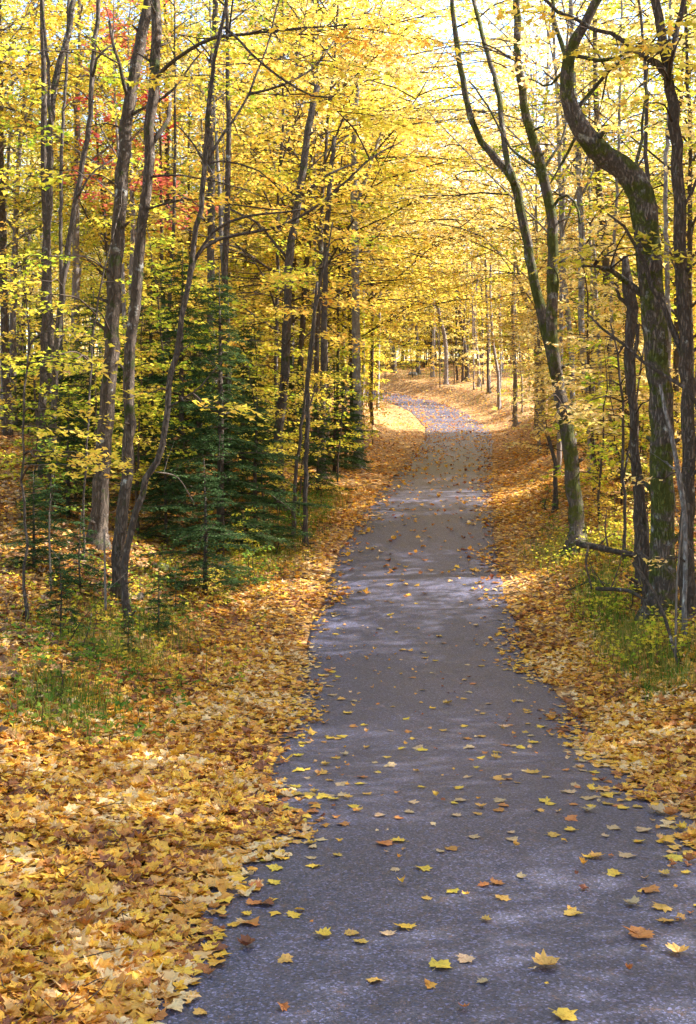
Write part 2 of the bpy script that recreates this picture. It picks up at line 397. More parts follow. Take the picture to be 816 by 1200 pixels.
def wave(x, y, s, seed=0):
    return (np.sin(x*s+seed)*np.cos(y*s*0.83+1.7*seed)+0.6*np.sin(x*s*2.1+y*s*1.3+seed*3.1)+0.4*np.cos(x*s*3.7-y*s*3.1+seed))/2
def ground(x, y):
    x = np.asarray(x, float); y = np.asarray(y, float)
    s = sideways(x, y); d = np.abs(s)-HW
    L = 0.06*sm(0, .5, d)+0.80*sm(0.9, 3.8, d)+0.05*np.clip(d-3, 0, 30)
    Rr = 0.05*sm(0, .5, d)+0.62*sm(0.35, 2.2, d)+0.03*np.clip(d-3, 0, 30)
    z = zr(y)+np.where(s < 0, L, Rr)
    am = sm(0.0, 3.0, d)
    z = z+am*(0.09*wave(x, y, 0.9)+0.10*wave(x, y, 0.33, 2))+0.014*sm(0, .6, d)*wave(x, y, 4.5, 1)+sm(5, 30, d)*0.5*wave(x, y, 0.1, 4)
    return z
def P(px, py, Y): return np.array([(px-HX)/FPX*Y, Y, CZ+(HY-py)/FPX*Y])
def hit(px, py):
    ys = np.concatenate([np.linspace(2.5, 30, 1400), np.linspace(30.05, 120, 1200)])
    z = CZ+(HY-py)/FPX*ys; g = ground((px-HX)/FPX*ys, ys)
    k = np.argmax(g >= z)
    return np.array([(px-HX)/FPX*ys[k], ys[k], g[k]])

# ground sheet, laid out along the road so that rows follow it
def ygrid():
    a = [-60, -40, -25, -15, -8, -4, 0]; y = 2.0
    while y < 130: a.append(y); y += max(0.10, y*0.011)
    while y < 900: a.append(y); y *= 1.12
    return np.array(a+[900])
def sgrid():
    a = []; s = 0.0
    while s < 8: a.append(s); s += 0.15 if s < 4 else 0.3
    while s < 600: a.append(s); s += 0.3+0.09*(s-7)
    a = np.array(a); return np.concatenate([-a[:0:-1], a])
yy, ss = ygrid(), sgrid()
Yg, Sg = np.meshgrid(yy, ss, indexing='ij'); Xg = xc(Yg)+Sg*kf(Yg)
Zg = ground(Xg, Yg) - 0.03*(1-sm(HW-0.12, HW+0.1, np.abs(Sg)))
ny, ns = Yg.shape
idx = np.arange(ny*ns).reshape(ny, ns)
gf = np.stack([idx[:-1, :-1], idx[:-1, 1:], idx[1:, 1:], idx[1:, :-1]], -1).reshape(-1, 4)
mb = MB(); mb.add(np.stack([Xg, Yg, Zg], -1).reshape(-1, 3), gf, 0, True)
obj('ground', mb.mesh('ground', ['ground']), kind='structure')
# the road: a slab with worn edges and a slight crown
rs = np.array([-HW-0.04, -HW-0.02, -HW+0.05, -1.0, -.7, -.35, 0, .35, .7, 1.0, HW-0.05, HW+0.02, HW+0.04])
ry = yy[yy < 160]
Yr, Sr = np.meshgrid(ry, rs, indexing='ij')
edge = (np.abs(Sr) > 1.2)*0.06*wave(Yr*0, Yr, 1.7, 1)*np.sign(Sr)
Zr = zr(Yr)+0.022*(1-(Sr/HW)**2)+0.004
Zr[:, 0] -= 0.06; Zr[:, -1] -= 0.06
nr_, nc_ = Yr.shape; idx = np.arange(nr_*nc_).reshape(nr_, nc_)
rf = np.stack([idx[:-1, :-1], idx[:-1, 1:], idx[1:, 1:], idx[1:, :-1]], -1).reshape(-1, 4)
mb = MB(); mb.add(np.stack([xc(Yr)+(Sr+edge)*kf(Yr), Yr, Zr], -1).reshape(-1, 3), rf, 0, True)
obj('road', mb.mesh('road', ['asphalt']), kind='structure')
def surf(x, y):
    """height of what is underfoot: road or forest floor"""
    s = sideways(x, y)
    return np.where(np.abs(s) < HW, zr(y)+0.026-0.022*(s/HW)**2, ground(x, y))

# ---------------------------------------------------------------- fallen leaves
def litter(name, n, y0, y1, wmax, temps, size, mats, seed, thick, edge0=-0.5, edge1=0.25, fall=None):
    rng = np.random.default_rng(seed)
    y = np.exp(rng.uniform(np.log(y0), np.log(y1), n*3)) if fall is None else rng.uniform(y0, y1, n*3)
    half = np.minimum(wmax, 0.31*y+1.6)
    x = rng.uniform(-1, 1, n*3)*half
    s = sideways(x, y); d = np.abs(s)-HW
    pr = sm(edge0, edge1, d+0.30*wave(x, y, 1.3, 5)+0.12*wave(x, y, 4.0, 6))
    pr = np.maximum(pr, 0.0)
    keep = rng.uniform(0, 1, n*3) < pr**2
    if fall is not None: keep &= rng.uniform(0, 1, n*3) < fall(x, y, d)
    k = np.where(keep)[0][:n]; x, y, d = x[k], y[k], d[k]; m = len(k)
    z = surf(x, y)+0.006+rng.uniform(0, thick, m)*sm(-0.3, 0.4, d)
    nr = rng.normal(0, 0.27, (m, 3)); nr[:, 2] = 1
    lift = sm(-0.3, 0.5, d)[:, None]*0.8+0.2
    nr[:, :2] *= lift
    temps = [(tv*[1, 1, .62], tf) for tv, tf in temps]
    mb = MB(); add_leaves(mb, np.stack([x, y, z], -1), nr, rng.uniform(0, 6.28, m), size*np.clip(rng.lognormal(-.08, .24, m), .4, 1.4), temps, rng)
    return obj(name, mb.mesh(name, mats), kind='stuff')
o = litter('leaf_litter', 118000, 3.4, 30, 9.0, T_DET+T_CURL+[T_MID[0], T_MID[1], T_MID[2], T_SM[0], T_SM[1]], 0.067, ['litter'], 11, 0.045)
o['label'] = 'deep drift of gold and brown maple leaves along both road edges'; o['category'] = 'fallen leaves'
o = litter('leaf_litter', 60000, 24, 95, 22.0, T_MID, 0.11, ['litter'], 12, 0.05, -0.8, 0.12)
o['label'] = 'orange leaf carpet on the far bend of the road'; o['category'] = 'fallen leaves'
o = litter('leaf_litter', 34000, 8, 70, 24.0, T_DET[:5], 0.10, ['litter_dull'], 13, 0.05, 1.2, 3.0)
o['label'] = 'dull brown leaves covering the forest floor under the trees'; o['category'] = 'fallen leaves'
# leaves strewn thinly on the far asphalt
rng = np.random.default_rng(21)
n = 9500; y = 4+81*rng.uniform(0, 1, n)**1.0; s = rng.uniform(-1, 1, n)*HW
pk = rng.uniform(0, 1, n) < (0.10+0.26*sm(22, 60, y)+0.35*np.abs(s/HW)**3+0.25*np.clip(wave(s, y, 1.1, 3), 0, 1))
y, s = y[pk], s[pk]; x = xc(y)+s*kf(y); m = len(x)
nr = rng.normal(0, 0.22, (m, 3)); nr[:, 2] = 1
mb = MB(); add_leaves(mb, np.stack([x, y, surf(x, y)+0.008], -1), nr, rng.uniform(0, 6.28, m), np.where(y < 18, 0.035, 0.085)*rng.uniform(.5, 1.3, m), T_FLAT, rng)
obj('strewn_leaves', mb.mesh('strewn_leaves', ['litter']), kind='stuff', label='leaves strewn over the distant part of the asphalt', category='fallen leaves')

# twigs and leaf stalks lying in the drifts
rng = np.random.default_rng(22); mb = MB()
for k in range(1500):
    y = math.exp(rng.uniform(math.log(3.6), math.log(24))); x = rng.uniform(-1, 1)*(0.31*y+1.2)
    if abs(float(sideways(x, y)))-HW < .05: continue
    z = float(surf(x, y)); a = rng.uniform(0, 6.28); l = rng.uniform(.05, .28)
    up_ = 0.05 if abs(float(sideways(x, y))) > HW+.1 else .006
    p0 = np.array([x, y, z+up_]); p2 = p0+[math.cos(a)*l, math.sin(a)*l, rng.uniform(0, .03)]
    mb.tube(np.array([p0, (p0+p2)/2+rng.normal(0, .012, 3)+[0, 0, .01], p2]), [.003, .0025, .001], 4)
obj('twig_litter', mb.mesh('twig_litter', ['twig']), kind='stuff', label='small dead twigs strewn through the fallen leaves', category='twigs')

# single leaves on the near asphalt: each one its own object
leafmesh = {}
for k in ROADLEAF:
    for i, (tv, tf) in enumerate(T_FLAT):
        mb = MB(); mb.add(tv*[1, 1, 0.42], tf)
        mb.tube(np.array([(0, -0.40, 0.02), (0.03, -0.6, 0.01), (0.08, -0.78, 0.03)]), [0.012, 0.01, 0.012], 4)
        leafmesh[k, i] = mb.mesh('fallen_leaf', ['rl_'+k])
spots = [(310,962,1.5,1),(352,966,1.0,0),(450,995,1.25,2),(466,991,1.1,0),(530,1002,1,2),(497,1025,1.0,0),(475,1095,1.1,0),(250,1043,1.3,3),(323,1022,1,0),
 (345,925,1.1,0),(625,910,1.3,3),(585,918,1.1,3),(645,948,.8,0),(690,940,1.3,1),(712,936,1.2,3),(670,965,1,2),(770,955,1.6,1),(750,1105,1.5,2),(672,1078,1.1,3),(517,1142,1.2,0),
 (600,990,.9,1),(445,962,.9,1),(425,915,1,2),(640,1140,1.3,3),(795,1125,1.1,3),(735,1008,1.1,1),(690,1010,.8,0),(380,1105,.9,0),(412,1103,.8,3),(455,1103,.8,1),(335,1133,.8,3),
 (545,1135,.9,1),(345,1078,.9,0),(300,1045,.9,2),(530,1052,.8,0),(535,962,.8,1),(485,946,.9,1),(480,958,.8,1),(360,938,.9,0),(430,935,.8,3),(590,950,.9,2),(632,955,.8,3),
 (567,1045,.8,2),(760,1050,1.2,2),(775,1070,1.2,3),(740,1066,1,1),(780,1085,1,3),(570,1088,.6,3),(612,1035,.7,1),(590,1060,.9,3),(650,985,1,3),(668,978,.9,0),(720,975,1,1),(700,1010,.9,3),
 (500,1060,.6,3),(395,1008,.7,3),(365,1010,.7,1),(560,960,.7,3),(610,880,1,0),(565,868,1,3),(548,870,1,2),(520,860,.9,3),(485,870,.8,0),(458,860,.7,1),(430,880,.7,3),(545,800,.8,3),(790,1010,1.2,0),(797,985,1.1,3)]
kinds = list(ROADLEAF); rng = np.random.default_rng(8); cnt = 0; pts_ = []
def road_leaf(x, y, size, kind):
    global cnt
    d = abs(x-xc(y))
    o = obj('fallen_leaf', leafmesh[kind, int(rng.integers(0, 8))])
    o.location = (x, y, float(surf(x, y))+0.004)
    o.rotation_euler = (rng.normal(0, .07), rng.normal(0, .07), rng.uniform(0, 6.28)); o.scale = (size,)*3
    sx = (x-float(xc(y)))/HW
    where = ('on the left edge' if sx < -.66 else 'left of centre' if sx < -.22 else 'on the centre' if sx < .22 else 'right of centre' if sx < .66 else 'on the right edge') + \
        (' of the nearest asphalt' if y < 6 else ' of the near asphalt' if y < 8 else ' of the road midway' if y < 11 else ' of the road dip' if y < 14.5 else ' past the dip')
    big = 'large' if size > 0.11 else 'small' if size < 0.068 else 'mid-sized'
    o['label'] = f'{big} {kind} maple leaf lying {where}'; o['category'] = 'leaf'
    o['group'] = f'{big} {kind} maple leaves lying {where}'
    cnt += 1; pts_.append((x, y))
for px, py, sz, kd in spots:
    h = hit(px, py); road_leaf(h[0], h[1], 0.080*sz, kinds[kd])
while cnt < 295:
    y = math.exp(rng.uniform(math.log(4.2), math.log(19))); s = rng.uniform(-1, 1)*HW
    if rng.uniform() < .35:                                   # leaves gather beside others
        a_ = pts_[int(rng.integers(0, len(pts_)))]; y = a_[1]+rng.normal(0, .22); s = a_[0]-float(xc(y))+rng.normal(0, .13)
        if abs(s) > HW or y < 4: continue
    if abs(s) < 0.9 and rng.uniform() > 0.62: continue
    if y < 7.5 and rng.uniform() > 0.25: continue
    x = float(xc(y))+s
    if abs(x) > 0.3*y: continue
    if min((x-a)**2+(y-b)**2 for a, b in pts_) < 0.004: continue
    road_leaf(x, y, float(rng.choice([0.05, 0.06, 0.07, 0.08, 0.095])), kinds[int(rng.choice(4, p=[.32, .26, .17, .25]))])

# ---------------------------------------------------------------- trees the photo shows one by one
def widths(ws, n): return np.interp(np.linspace(0, 1, n), np.linspace(0, 1, len(ws)), ws)
WS = 0.80
def hand_tree(name, label, Y, stems, branches=(), sprays=(), bark='bark', leaf='leaf_yellow', seed=1, top=6.0, crown=0, ground_base=True,
              leafsize=0.105, dens=1.0, group=None, crownlen=1.6):
    """stems: list of (points in photo pixels bottom to top, widths in pixels, depth drift); the first stem reaches the ground"""
    rng = np.random.default_rng(seed)
    st3 = []
    tmb = MB()
    b0 = P(*stems[0][0][0], Y); gz = float(ground(b0[0], b0[1]))
    root = empty(name, (b0[0], b0[1], gz), label, 'tree', group)
    org = np.array([b0[0], b0[1], gz])
    for si, (pts, ws, dy) in enumerate(stems):
        Ys = Y+np.linspace(0, 1, len(pts))*dy if si == 0 else Y+dy*np.linspace(0.0, 1, len(pts))
        p3 = np.array([P(a, b, yv) for (a, b), yv in zip(pts, Ys)])
        w3 = np.array(widths(ws, len(pts)))*Ys/FPX/2*WS
        if si == 0 and ground_base:
            low = p3[0].copy(); low[2] = gz-0.15
            if p3[0][2] > gz+0.25: p3 = np.vstack([low, p3]); w3 = np.r_[w3[0]*1.08, w3]
            else: p3[0][2] = gz-0.15; w3[0] *= 1.05
        if top and pts[-1][1] < 90:                       # carries on above the top of the picture
            d = p3[-1]-p3[-2]; d /= np.linalg.norm(d)
            e1 = p3[-1]+(d+[0, 0, .5])*top*0.33; e2 = e1+(d*0.4+[rng.normal(0, .1), rng.normal(0, .1), 1])*top*0.45
            p3 = np.vstack([p3, e1, e2]); w3 = np.r_[w3, w3[-1]*0.7, w3[-1]*0.25]
        L = np.linalg.norm(np.diff(p3, axis=0), axis=1).sum(); n = int(max(6, L/0.22))
        c = crom(np.c_[p3, w3], n)
        c[1:-1, :3] += rng.normal(0, 0.010, (n-2, 3))
        if si == 0 and ground_base:                        # root flare: denser rings at the foot, lobed buttresses
            foot = crom(c[:4], 14)[:-1]; c = np.vstack([foot, c[3:]])
            c[:, 3] *= 1+0.75*np.exp(-np.maximum(0, c[:, 2]-gz)/0.14)
        tmb.tube(c[:, :3]-org, np.maximum(c[:, 3], 0.008), 14 if w3.max() > 0.05 else 8, 0.08, rng=rng)
        for q in range(int(n/5)):                          # stubs of snapped branches
            i = int(rng.integers(3, len(c)-2)); a_ = rng.uniform(0, 6.28); rr_ = c[i, 3]
            if rr_ < .03: continue
            dv = np.array([math.cos(a_), math.sin(a_), rng.uniform(.1, .9)]); b_ = c[i, :3]-org
            tmb.tube(np.array([b_+dv*rr_*.3, b_+dv*(rr_+.02), b_+dv*(rr_+rng.uniform(.04, .22))]), [rr_*.42, rr_*.24, rr_*.15], 6, .1, rng=rng)
        st3.append(c)
    ch = [obj('trunk', tmb.mesh('trunk', [bark]), root)]
    allp = np.vstack(st3)
    brs = []
    for pts, ws, dy in branches:
        p3 = np.array([P(a, b, Y+dy*i/max(1, len(pts)-1)) for i, (a, b) in enumerate(pts)])
        j = np.argmin(np.linalg.norm(allp[:, :3]-p3[0], axis=1)); 
        if np.linalg.norm(allp[j, :3]-p3[0]) < 0.8: p3[0] = allp[j, :3]
        n = max(6, int(np.linalg.norm(np.diff(p3, axis=0), axis=1).sum()/0.2))
        c = crom(p3, n); c[1:-1] += rng.normal(0, 0.008, (n-2, 3))
        bm_ = MB(); bm_.tube(c-org, widths(ws, n)*Y/FPX/2, 7, 0.05, rng=rng)
        # short bare twigs off the branch
        for q in range(int(n/2.2)):
            i = int(rng.integers(2, n)); a = rng.uniform(0, 6.28); l = rng.uniform(0.15, 0.6)
            e = c[i]+np.array([math.cos(a)*.7, math.sin(a)*.4, rng.uniform(-.1, .7)])*l
            bm_.tube(np.array([c[i], (c[i]+e)/2+rng.normal(0, .03, 3), e])-org, [0.006, 0.004, 0.002], 3, cap=False)
        ch.append(obj('branch', bm_.mesh('branch', [bark]), root)); brs.append(c)
    lv = Leaves(); cm = MB()
    for sp_ in sprays:                                    # (px, py, azimuth deg, length m, depth offset)
        px, py, az, L, dy = sp_
        t = P(px, py, Y+dy)
        pool = np.vstack([allp[:, :3]]+brs)
        dd = np.linalg.norm(pool-t, axis=1)+np.maximum(0, pool[:, 2]-t[2])*0.8
        s0 = pool[np.argmin(dd)]
        cc = crom(np.array([s0, (s0+t)/2+[0, 0, .12*np.linalg.norm(t-s0)], t]), 7)
        if np.linalg.norm(t-s0) > 0.05: cm.tube(cc-org, np.linspace(0.014, 0.007, 7), 5, mi=1, cap=False)
        spray(cm, lv, t-org, R(az), L, 0.1, rng, leafsize, dens)
    if crown:
        for c in st3:
            hi = c[c[:, 2] > c[:, 2].max()-top*0.9]
            if len(hi) < 4: continue
            for q in range(crown):
                i = int(rng.integers(0, len(hi))); u = i/len(hi)
                spray(cm, lv, hi[i, :3]-org, rng.uniform(0, 6.28), crownlen*rng.uniform(.7, 1.3)*(1.1-.5*u), rng.uniform(.1, .7), rng, leafsize*1.1, dens)
    if lv.p:
        lv.flush(cm, T_MID, rng)
        ch.append(obj('crown', cm.mesh('crown', [leaf, 'twig']), root))
    CH[root.name] = ch
    return root

# left of the road
hand_tree('maple_tree', 'tall straight brown maple, left one of the close pair on the left bank', 18,
    [([(113,640),(120,547),(130,413),(133,357),(142,227),(150,130),(160,70),(170,20)], [26,22,21,20,18,17,16], 0.6)],
    [([(145,100),(135,60),(128,25)], [5,3], .5), ([(150,130),(190,115),(235,62)], [4,2], .4)],
    [(70,60,200,1.5,-.5),(100,150,150,1.2,.6),(95,205,180,1.1,-.4),(210,90,20,1.5,.3),(60,300,190,1.0,-.5),(105,360,200,0.9,-.8),(210,40,10,1.6,.2)],
    'bark', 'leaf_lime', 101, crown=14)
hand_tree('maple_tree', 'rough-barked maple, right one of the close pair, with a limb arching right', 16,
    [([(140,650),(145,597),(152,513),(152,413),(160,357),(163,292),(173,211),(176,146),(183,65),(183,20)], [19,17,16,16,16,15,15,15,14], 0.4)],
    [([(184,90),(210,66),(238,49),(290,39),(325,36),(370,31),(410,28)], [6,4.5,4,3,2.4,1.8], -1.5),
     ([(183,165),(192,150),(200,120)], [7,4], .8), ([(176,205),(200,205),(231,208),(290,222)], [3,2,1.5], .5),
     ([(175,235),(238,231),(290,242),(330,246)], [3,2.4,1.5], -.4)],
    [(230,45,20,1.2,-.5),(290,40,340,1.4,-1),(350,40,10,1.3,-1.4),(250,75,350,1.2,-.4),(400,35,0,1.2,-1.5),(210,235,330,0.9,-.3)],
    'bark', 'leaf_yellow', 102, crown=12)
hand_tree('maple_tree', 'thin dark leaning maple with long bare branches sweeping right over the road', 15,
    [([(150,640),(160,600),(170,567),(187,530),(200,447),(215,367),(228,286),(241,185),(244,130),(252,70),(261,23)], [10,10,9,9,8.5,8,8,7,6,5], -0.4),
     ([(241,192),(262,160),(280,130),(296,100),(310,60),(322,20)], [5,4,3.5,3,2.5], .6)],
    [([(218,335),(232,298),(250,282),(280,274),(332,265),(385,230),(425,195),(444,179),(462,170)], [5,4.5,4,3.5,3,2.5,2], 1.0),
     ([(222,322),(245,276),(263,262),(300,250),(332,251),(356,245)], [4,3.5,3,2], -.6),
     ([(244,60),(262,30),(290,58),(343,100),(366,112),(385,114)], [4,3.5,3,2.4,1.8], -.5),
     ([(296,104),(332,100),(360,85),(381,65),(395,41)], [3,2.8,2.2,1.6], .8),
     ([(236,185),(222,162),(205,145)], [3,1.5], .3), ([(241,190),(270,190),(310,205),(335,230)], [2.5,2,1.2], .8),
     ([(199,470),(230,456),(255,430)], [2.5,1.6], -.5)],
    [(215,470,20,.7,-.6),(240,478,10,.7,-.3),(180,460,160,.5,-.4),(300,110,10,1.3,.5),(340,110,30,1.2,.3),(370,70,20,1.2,.5),(300,260,20,.7,.3),(440,185,20,1.0,1.0),(330,235,330,.8,.6),
     (290,70,0,1.2,-.3),(255,90,200,1,-.2),(395,130,30,1.2,.5),(420,200,0,.8,.6)],
    'bark_dark', 'leaf_yellow', 103, crown=10, top=5)
hand_tree('maple_tree', 'slim dark trunk with crooked side branch near the left edge', 21,
    [([(60,560),(63,470),(72,357),(82,276),(95,201),(105,146),(108,81),(114,20)], [10,9,8.5,8,7.5,7,6.5], .5)],
    [([(108,85),(118,62),(136,50)], [4,2], .3),([(90,225),(110,200),(135,185)], [3,1.5], .3)],
    [(75,200,180,1.3,-.4),(110,120,10,1,.3),(60,330,190,1.2,-.6),(75,100,160,1.4,-.3),(115,180,20,1.0,.3),(60,430,200,.9,-.5),(95,40,60,1.4,0)], 'bark_dark', 'leaf_lime', 104, crown=12)
hand_tree('maple_tree', 'greyish brown trunk forking near the top, leftmost of the thicker trunks', 24,
    [([(50,520),(53,367),(54,292),(58,211),(59,146),(66,91),(79,39),(84,10)], [12,11,11,10,9.5,9,8], .4),
     ([(59,146),(57,90),(52,30)], [6,5,4], .4)],
    [], [(40,150,180,1.4,0),(90,90,0,1.5,.3),(30,220,200,1.3,0),(25,420,160,1.4,0),(60,420,330,1.3,.3),(30,320,200,1.4,0),(70,60,45,1.5,0)], 'bark', 'leaf_lime', 105, crown=12)
hand_tree('maple_tree', 'very thin straight dark stem beside the leftmost trunks', 26,
    [([(70,560),(72,400),(71,230),(73,162),(77,88),(80,15)], [6,6,5.5,5,4.5,4], .5)], [], [(80,190,20,1.2,0),(65,260,180,1.2,0),(85,120,30,1.2,0)], 'bark_dark', 'leaf_yellow', 106, crown=6)
hand_tree('young_maple', 'pencil-thin sapling leaning right between the left trunks', 17,
    [([(98,600),(104,480),(111,374),(124,310),(137,257),(147,205)], [3.2,3,2.6,2.2,1.6], .3)], [],
    [(90,420,180,.8,-.6),(70,415,190,.7,-.7),(125,330,350,.8,.2),(100,300,170,.9,0),(140,240,20,.8,.2),(70,345,180,.8,-.5)], 'bark_dark', 'leaf_lime', 107, top=0, leafsize=.085)
hand_tree('young_maple', 'low sapling with flat yellow sprays hanging at the left edge', 13,
    [([(28,760),(30,640),(26,540),(30,440),(34,380)], [5,4,3.5,3,2], .3)], [],
    [(40,535,10,1.0,-.2),(44,545,350,.8,-.4),(40,480,20,.9,0),(36,425,0,.9,0),(50,530,20,1.0,.4),(50,390,0,.8,.3),(26,500,40,.9,.3)], 'bark_dark', 'leaf_yellow', 108, top=0, leafsize=.08)
hand_tree('maple_tree', 'dark trunk standing in the greenery behind the thin leaning maple', 29,
    [([(243,560),(246,400),(248,211),(247,130),(250,65),(252,20)], [12,11,11,10,9,8], 0)],
    [], [(260,130,0,1.6,0),(280,200,10,1.6,0),(230,100,180,1.5,0),(285,320,0,1.7,0),(280,250,30,1.6,0),(260,60,30,1.6,0),(300,290,340,1.5,0)], 'bark_dark', 'leaf_lime', 109, crown=12)
hand_tree('maple_tree', 'dark bent trunk behind the conifers with low yellow boughs', 25,
    [([(327,560),(326,530),(333,450),(336,400),(340,300),(352,220),(360,160),(372,100)], [17,14,13,12,11,10,9], .5)],
    [([(340,300),(300,260),(270,245)], [4,2], .5),([(350,230),(385,205),(420,190)], [4,2], .5)],
    [(350,390,0,1.3,-.5),(310,400,190,1.4,-.6),(330,440,330,1.2,-.9),(290,430,200,1.3,-.8),(300,380,180,1.4,0),(370,350,20,1.2,0),(300,330,180,1.4,0),(360,280,10,1.4,0),(310,270,160,1.4,0),(380,220,10,1.4,0),(330,190,170,1.4,0),(350,440,0,1,-.9),(280,350,190,1.3,-.5)],
    'bark_dark', 'leaf_yellow', 110, crown=14)
hand_tree('young_maple', 'straight black pole of a dead sapling by the left verge', 22,
    [([(358,590),(360,520),(361,457),(366,400),(372,330)], [7,6.5,6,5,4], 0)], [([(360,480),(372,450)], [2.5,1.2], .2)], [(372,400,0,.9,0),(350,360,170,1,0),(380,350,20,1,0)], 'bark_dark', 'leaf_yellow', 111, top=0)
hand_tree('young_maple', 'dark slanting stem just left of the black pole', 22.6,
    [([(345,578),(350,530),(356,480),(364,400),(378,320),(390,260)], [5.5,5,4.5,4,3,2], 0)], [], [(395,280,10,1,0),(380,310,160,1,0),(370,330,190,.9,0)], 'bark_dark', 'leaf_lime', 112, top=0)
hand_tree('maple_tree', 'pale grey sunlit trunk standing on the inside of the far bend', 36,
    [([(420,512),(419,470),(418,433),(416,300),(415,220),(415,160),(420,100)], [14,12,12,11,9,7,5], .5)],
    [([(416,240),(432,200),(448,150)], [5,3], .5)],
    [(420,300,0,1.8,0),(400,330,190,1.8,0),(430,230,20,1.9,0),(400,200,180,2,0),(430,140,0,2,0),(405,110,180,2,0),(440,320,340,1.6,0),(440,180,10,2,0)], 'bark_grey', 'leaf_yellow', 113, crown=12, leafsize=.12)
hand_tree('maple_tree', 'dark trunk among green needles left of the pale trunk', 31,
    [([(378,520),(380,390),(382,300),(385,240),(392,160)], [10,9,8,7,6], .4)], [], [(375,270,180,1.6,0),(395,240,0,1.6,0),(400,180,20,1.6,0),(380,200,160,1.6,0)], 'bark_dark', 'leaf_lime', 114, top=0)

# right of the road
hand_tree('maple_tree', 'mossy maple on the right verge splitting into tall curved stems', 20,
    [([(678,665),(676,620),(671,560),(665,505),(657,465),(646,405),(636,370),(623,318),(611,248),(597,202),(578,182),(565,167),(551,132),(541,83),(535,48),(532,20)], [30,23,22,20,19,18,14,13.5,13,12,10,9,8.5,8,7], .8),
     ([(652,440),(647,400),(647,353),(648,300),(647,265),(639,213),(625,167),(612,108),(607,60),(606,20)], [16,16,16,15.5,15,14,12,11,10], -.4),
     ([(603,215),(597,195),(590,160),(584,108),(572,65),(560,20)], [9,9,8,7,6], 1.2)],
    [([(650,245),(662,228),(674,238),(680,262)], [4,3,2], -.5),([(646,205),(660,160),(668,130)], [4,2.5], .4),([(628,200),(600,175),(570,120),(550,95)], [4,3,2], 1.0),([(640,360),(655,330),(650,315)],[3,2],-.4),
     ([(651,470),(668,445)], [4,2], .4)],
    [(690,300,340,1.2,.3),(560,60,160,1.5,-.6),(520,50,180,1.5,-.8),(500,60,170,1.3,-1),(600,60,60,1.1,-1.5),(545,75,200,1.2,-1),(575,45,20,1.2,-1.5),(640,470,180,.8,-1.2),(650,490,10,.8,-1.4),(655,480,330,.9,-1.6)],
    'bark_moss', 'leaf_gold', 201, crown=9)
hand_tree('maple_tree', 'massive crooked mossy maple leaning left over the right verge', 15,
    [([(775,725),(776,650),(776,560),(774,480),(770,400),(764,340),(759,279),(754,232),(738,203),(714,184),(692,166),(677,145),(668,118),(665,83),(670,55),(690,20)], [42,36,34,34,34,37,40,39,35,31,28,23,19,17,14], -.5),
     ([(668,80),(660,55),(651,30),(648,10)], [9,7,6], .5)],
    [([(680,128),(700,100),(723,73),(745,66),(775,60)], [6,4.5,3.5,2.5], -1),([(672,160),(660,190),(645,215)], [4,3,1.5], -.5),
     ([(764,350),(742,336),(720,318),(700,312),(680,312)], [10,8,6,4,2.5], -.6),([(740,205),(750,170),(757,110),(760,60)], [5,4,3,2], .8),
     ([(690,60),(720,70),(760,45)], [5,4,3],-.4),([(668,118),(640,100),(620,92)], [4,2.5,1.5], .5)],
    [(720,285,160,.7,-.8),(745,290,10,.6,-1),(700,305,180,.7,-.6),(760,300,0,.6,-1),(760,75,0,.8,-1),(735,270,60,.6,-.7),(780,90,10,.7,-.8),(725,300,200,.6,-.9)],
    'bark_moss', 'leaf_yellow', 202, crown=9, top=5)
hand_tree('maple_tree', 'grey trunk with forked top running up the right edge', 14,
    [([(806,720),(806,560),(805,423),(801,353),(797,265),(793,178),(788,108),(783,84)], [24,20,19,18,18,17,16,15], .2),
     ([(783,88),(790,55),(800,10)], [10,9,8], .3), ([(784,92),(765,72),(745,60),(728,45),(700,35)], [11,9,7,6], .3)],
    [([(796,250),(815,215),(830,180)], [4,2], .2)],
    [(790,60,200,.7,-.5),(770,80,200,.7,-.4),(750,50,180,.8,0),(800,40,150,.9,-.5),(770,120,190,.5,-.5)], 'bark', 'leaf_yellow', 203, crown=8)
hand_tree('dead_branch', 'broken bare limb slanting down across the right edge', 13,
    [([(822,480),(807,461),(775,437),(750,418),(726,399),(700,380),(688,367)], [6,6,5.5,5,4,3.5,2.5], .5)],
    [([(750,418),(740,395)], [2,1], .2),([(726,399),(720,415)], [2,1], .2)], [], 'bark_dark', seed=204, top=0, ground_base=False)
hand_tree('dead_branch', 'long dark broken bough hanging from the crooked maple down to the right', 14.2,
    [([(812,452),(803,423),(789,388),(775,356),(757,315),(740,279),(728,262),(712,250)], [12,11,9,8,7,5,4,3], -.3)],
    [([(757,315),(770,300)], [3,1.5], .2)], [], 'bark_dark', seed=205, top=0, ground_base=False)
hand_tree('tree_snag', 'dark broken hulk of dead trunk behind the crooked maple', 16.2,
    [([(752,700),(748,600),(743,500),(738,400),(741,360),(735,330),(733,300)], [16,14,13,13,18,16,8], 0)],
    [([(740,370),(728,350),(722,338)], [6,3], 0)], [], 'bark_dark', seed=206, top=0)
hand_tree('maple_tree', 'pale grey birch-like trunk right behind the split mossy maple', 27,
    [([(694,598),(692,508),(684,420),(681,370),(682,300),(679,213),(676,150),(672,90),(670,20)], [11,9.5,9,9,9,8,7,6], .5)],
    [([(681,230),(700,190),(712,150)], [3,1.5], .5)],
    [(700,450,0,1.2,0),(670,440,190,1.1,-.3),(710,420,10,1.1,.2),(700,260,0,1.2,0),(660,290,180,1.2,0),(690,120,30,1.3,0),(720,360,350,1.1,.3)], 'bark_grey', 'leaf_gold', 207, crown=10)
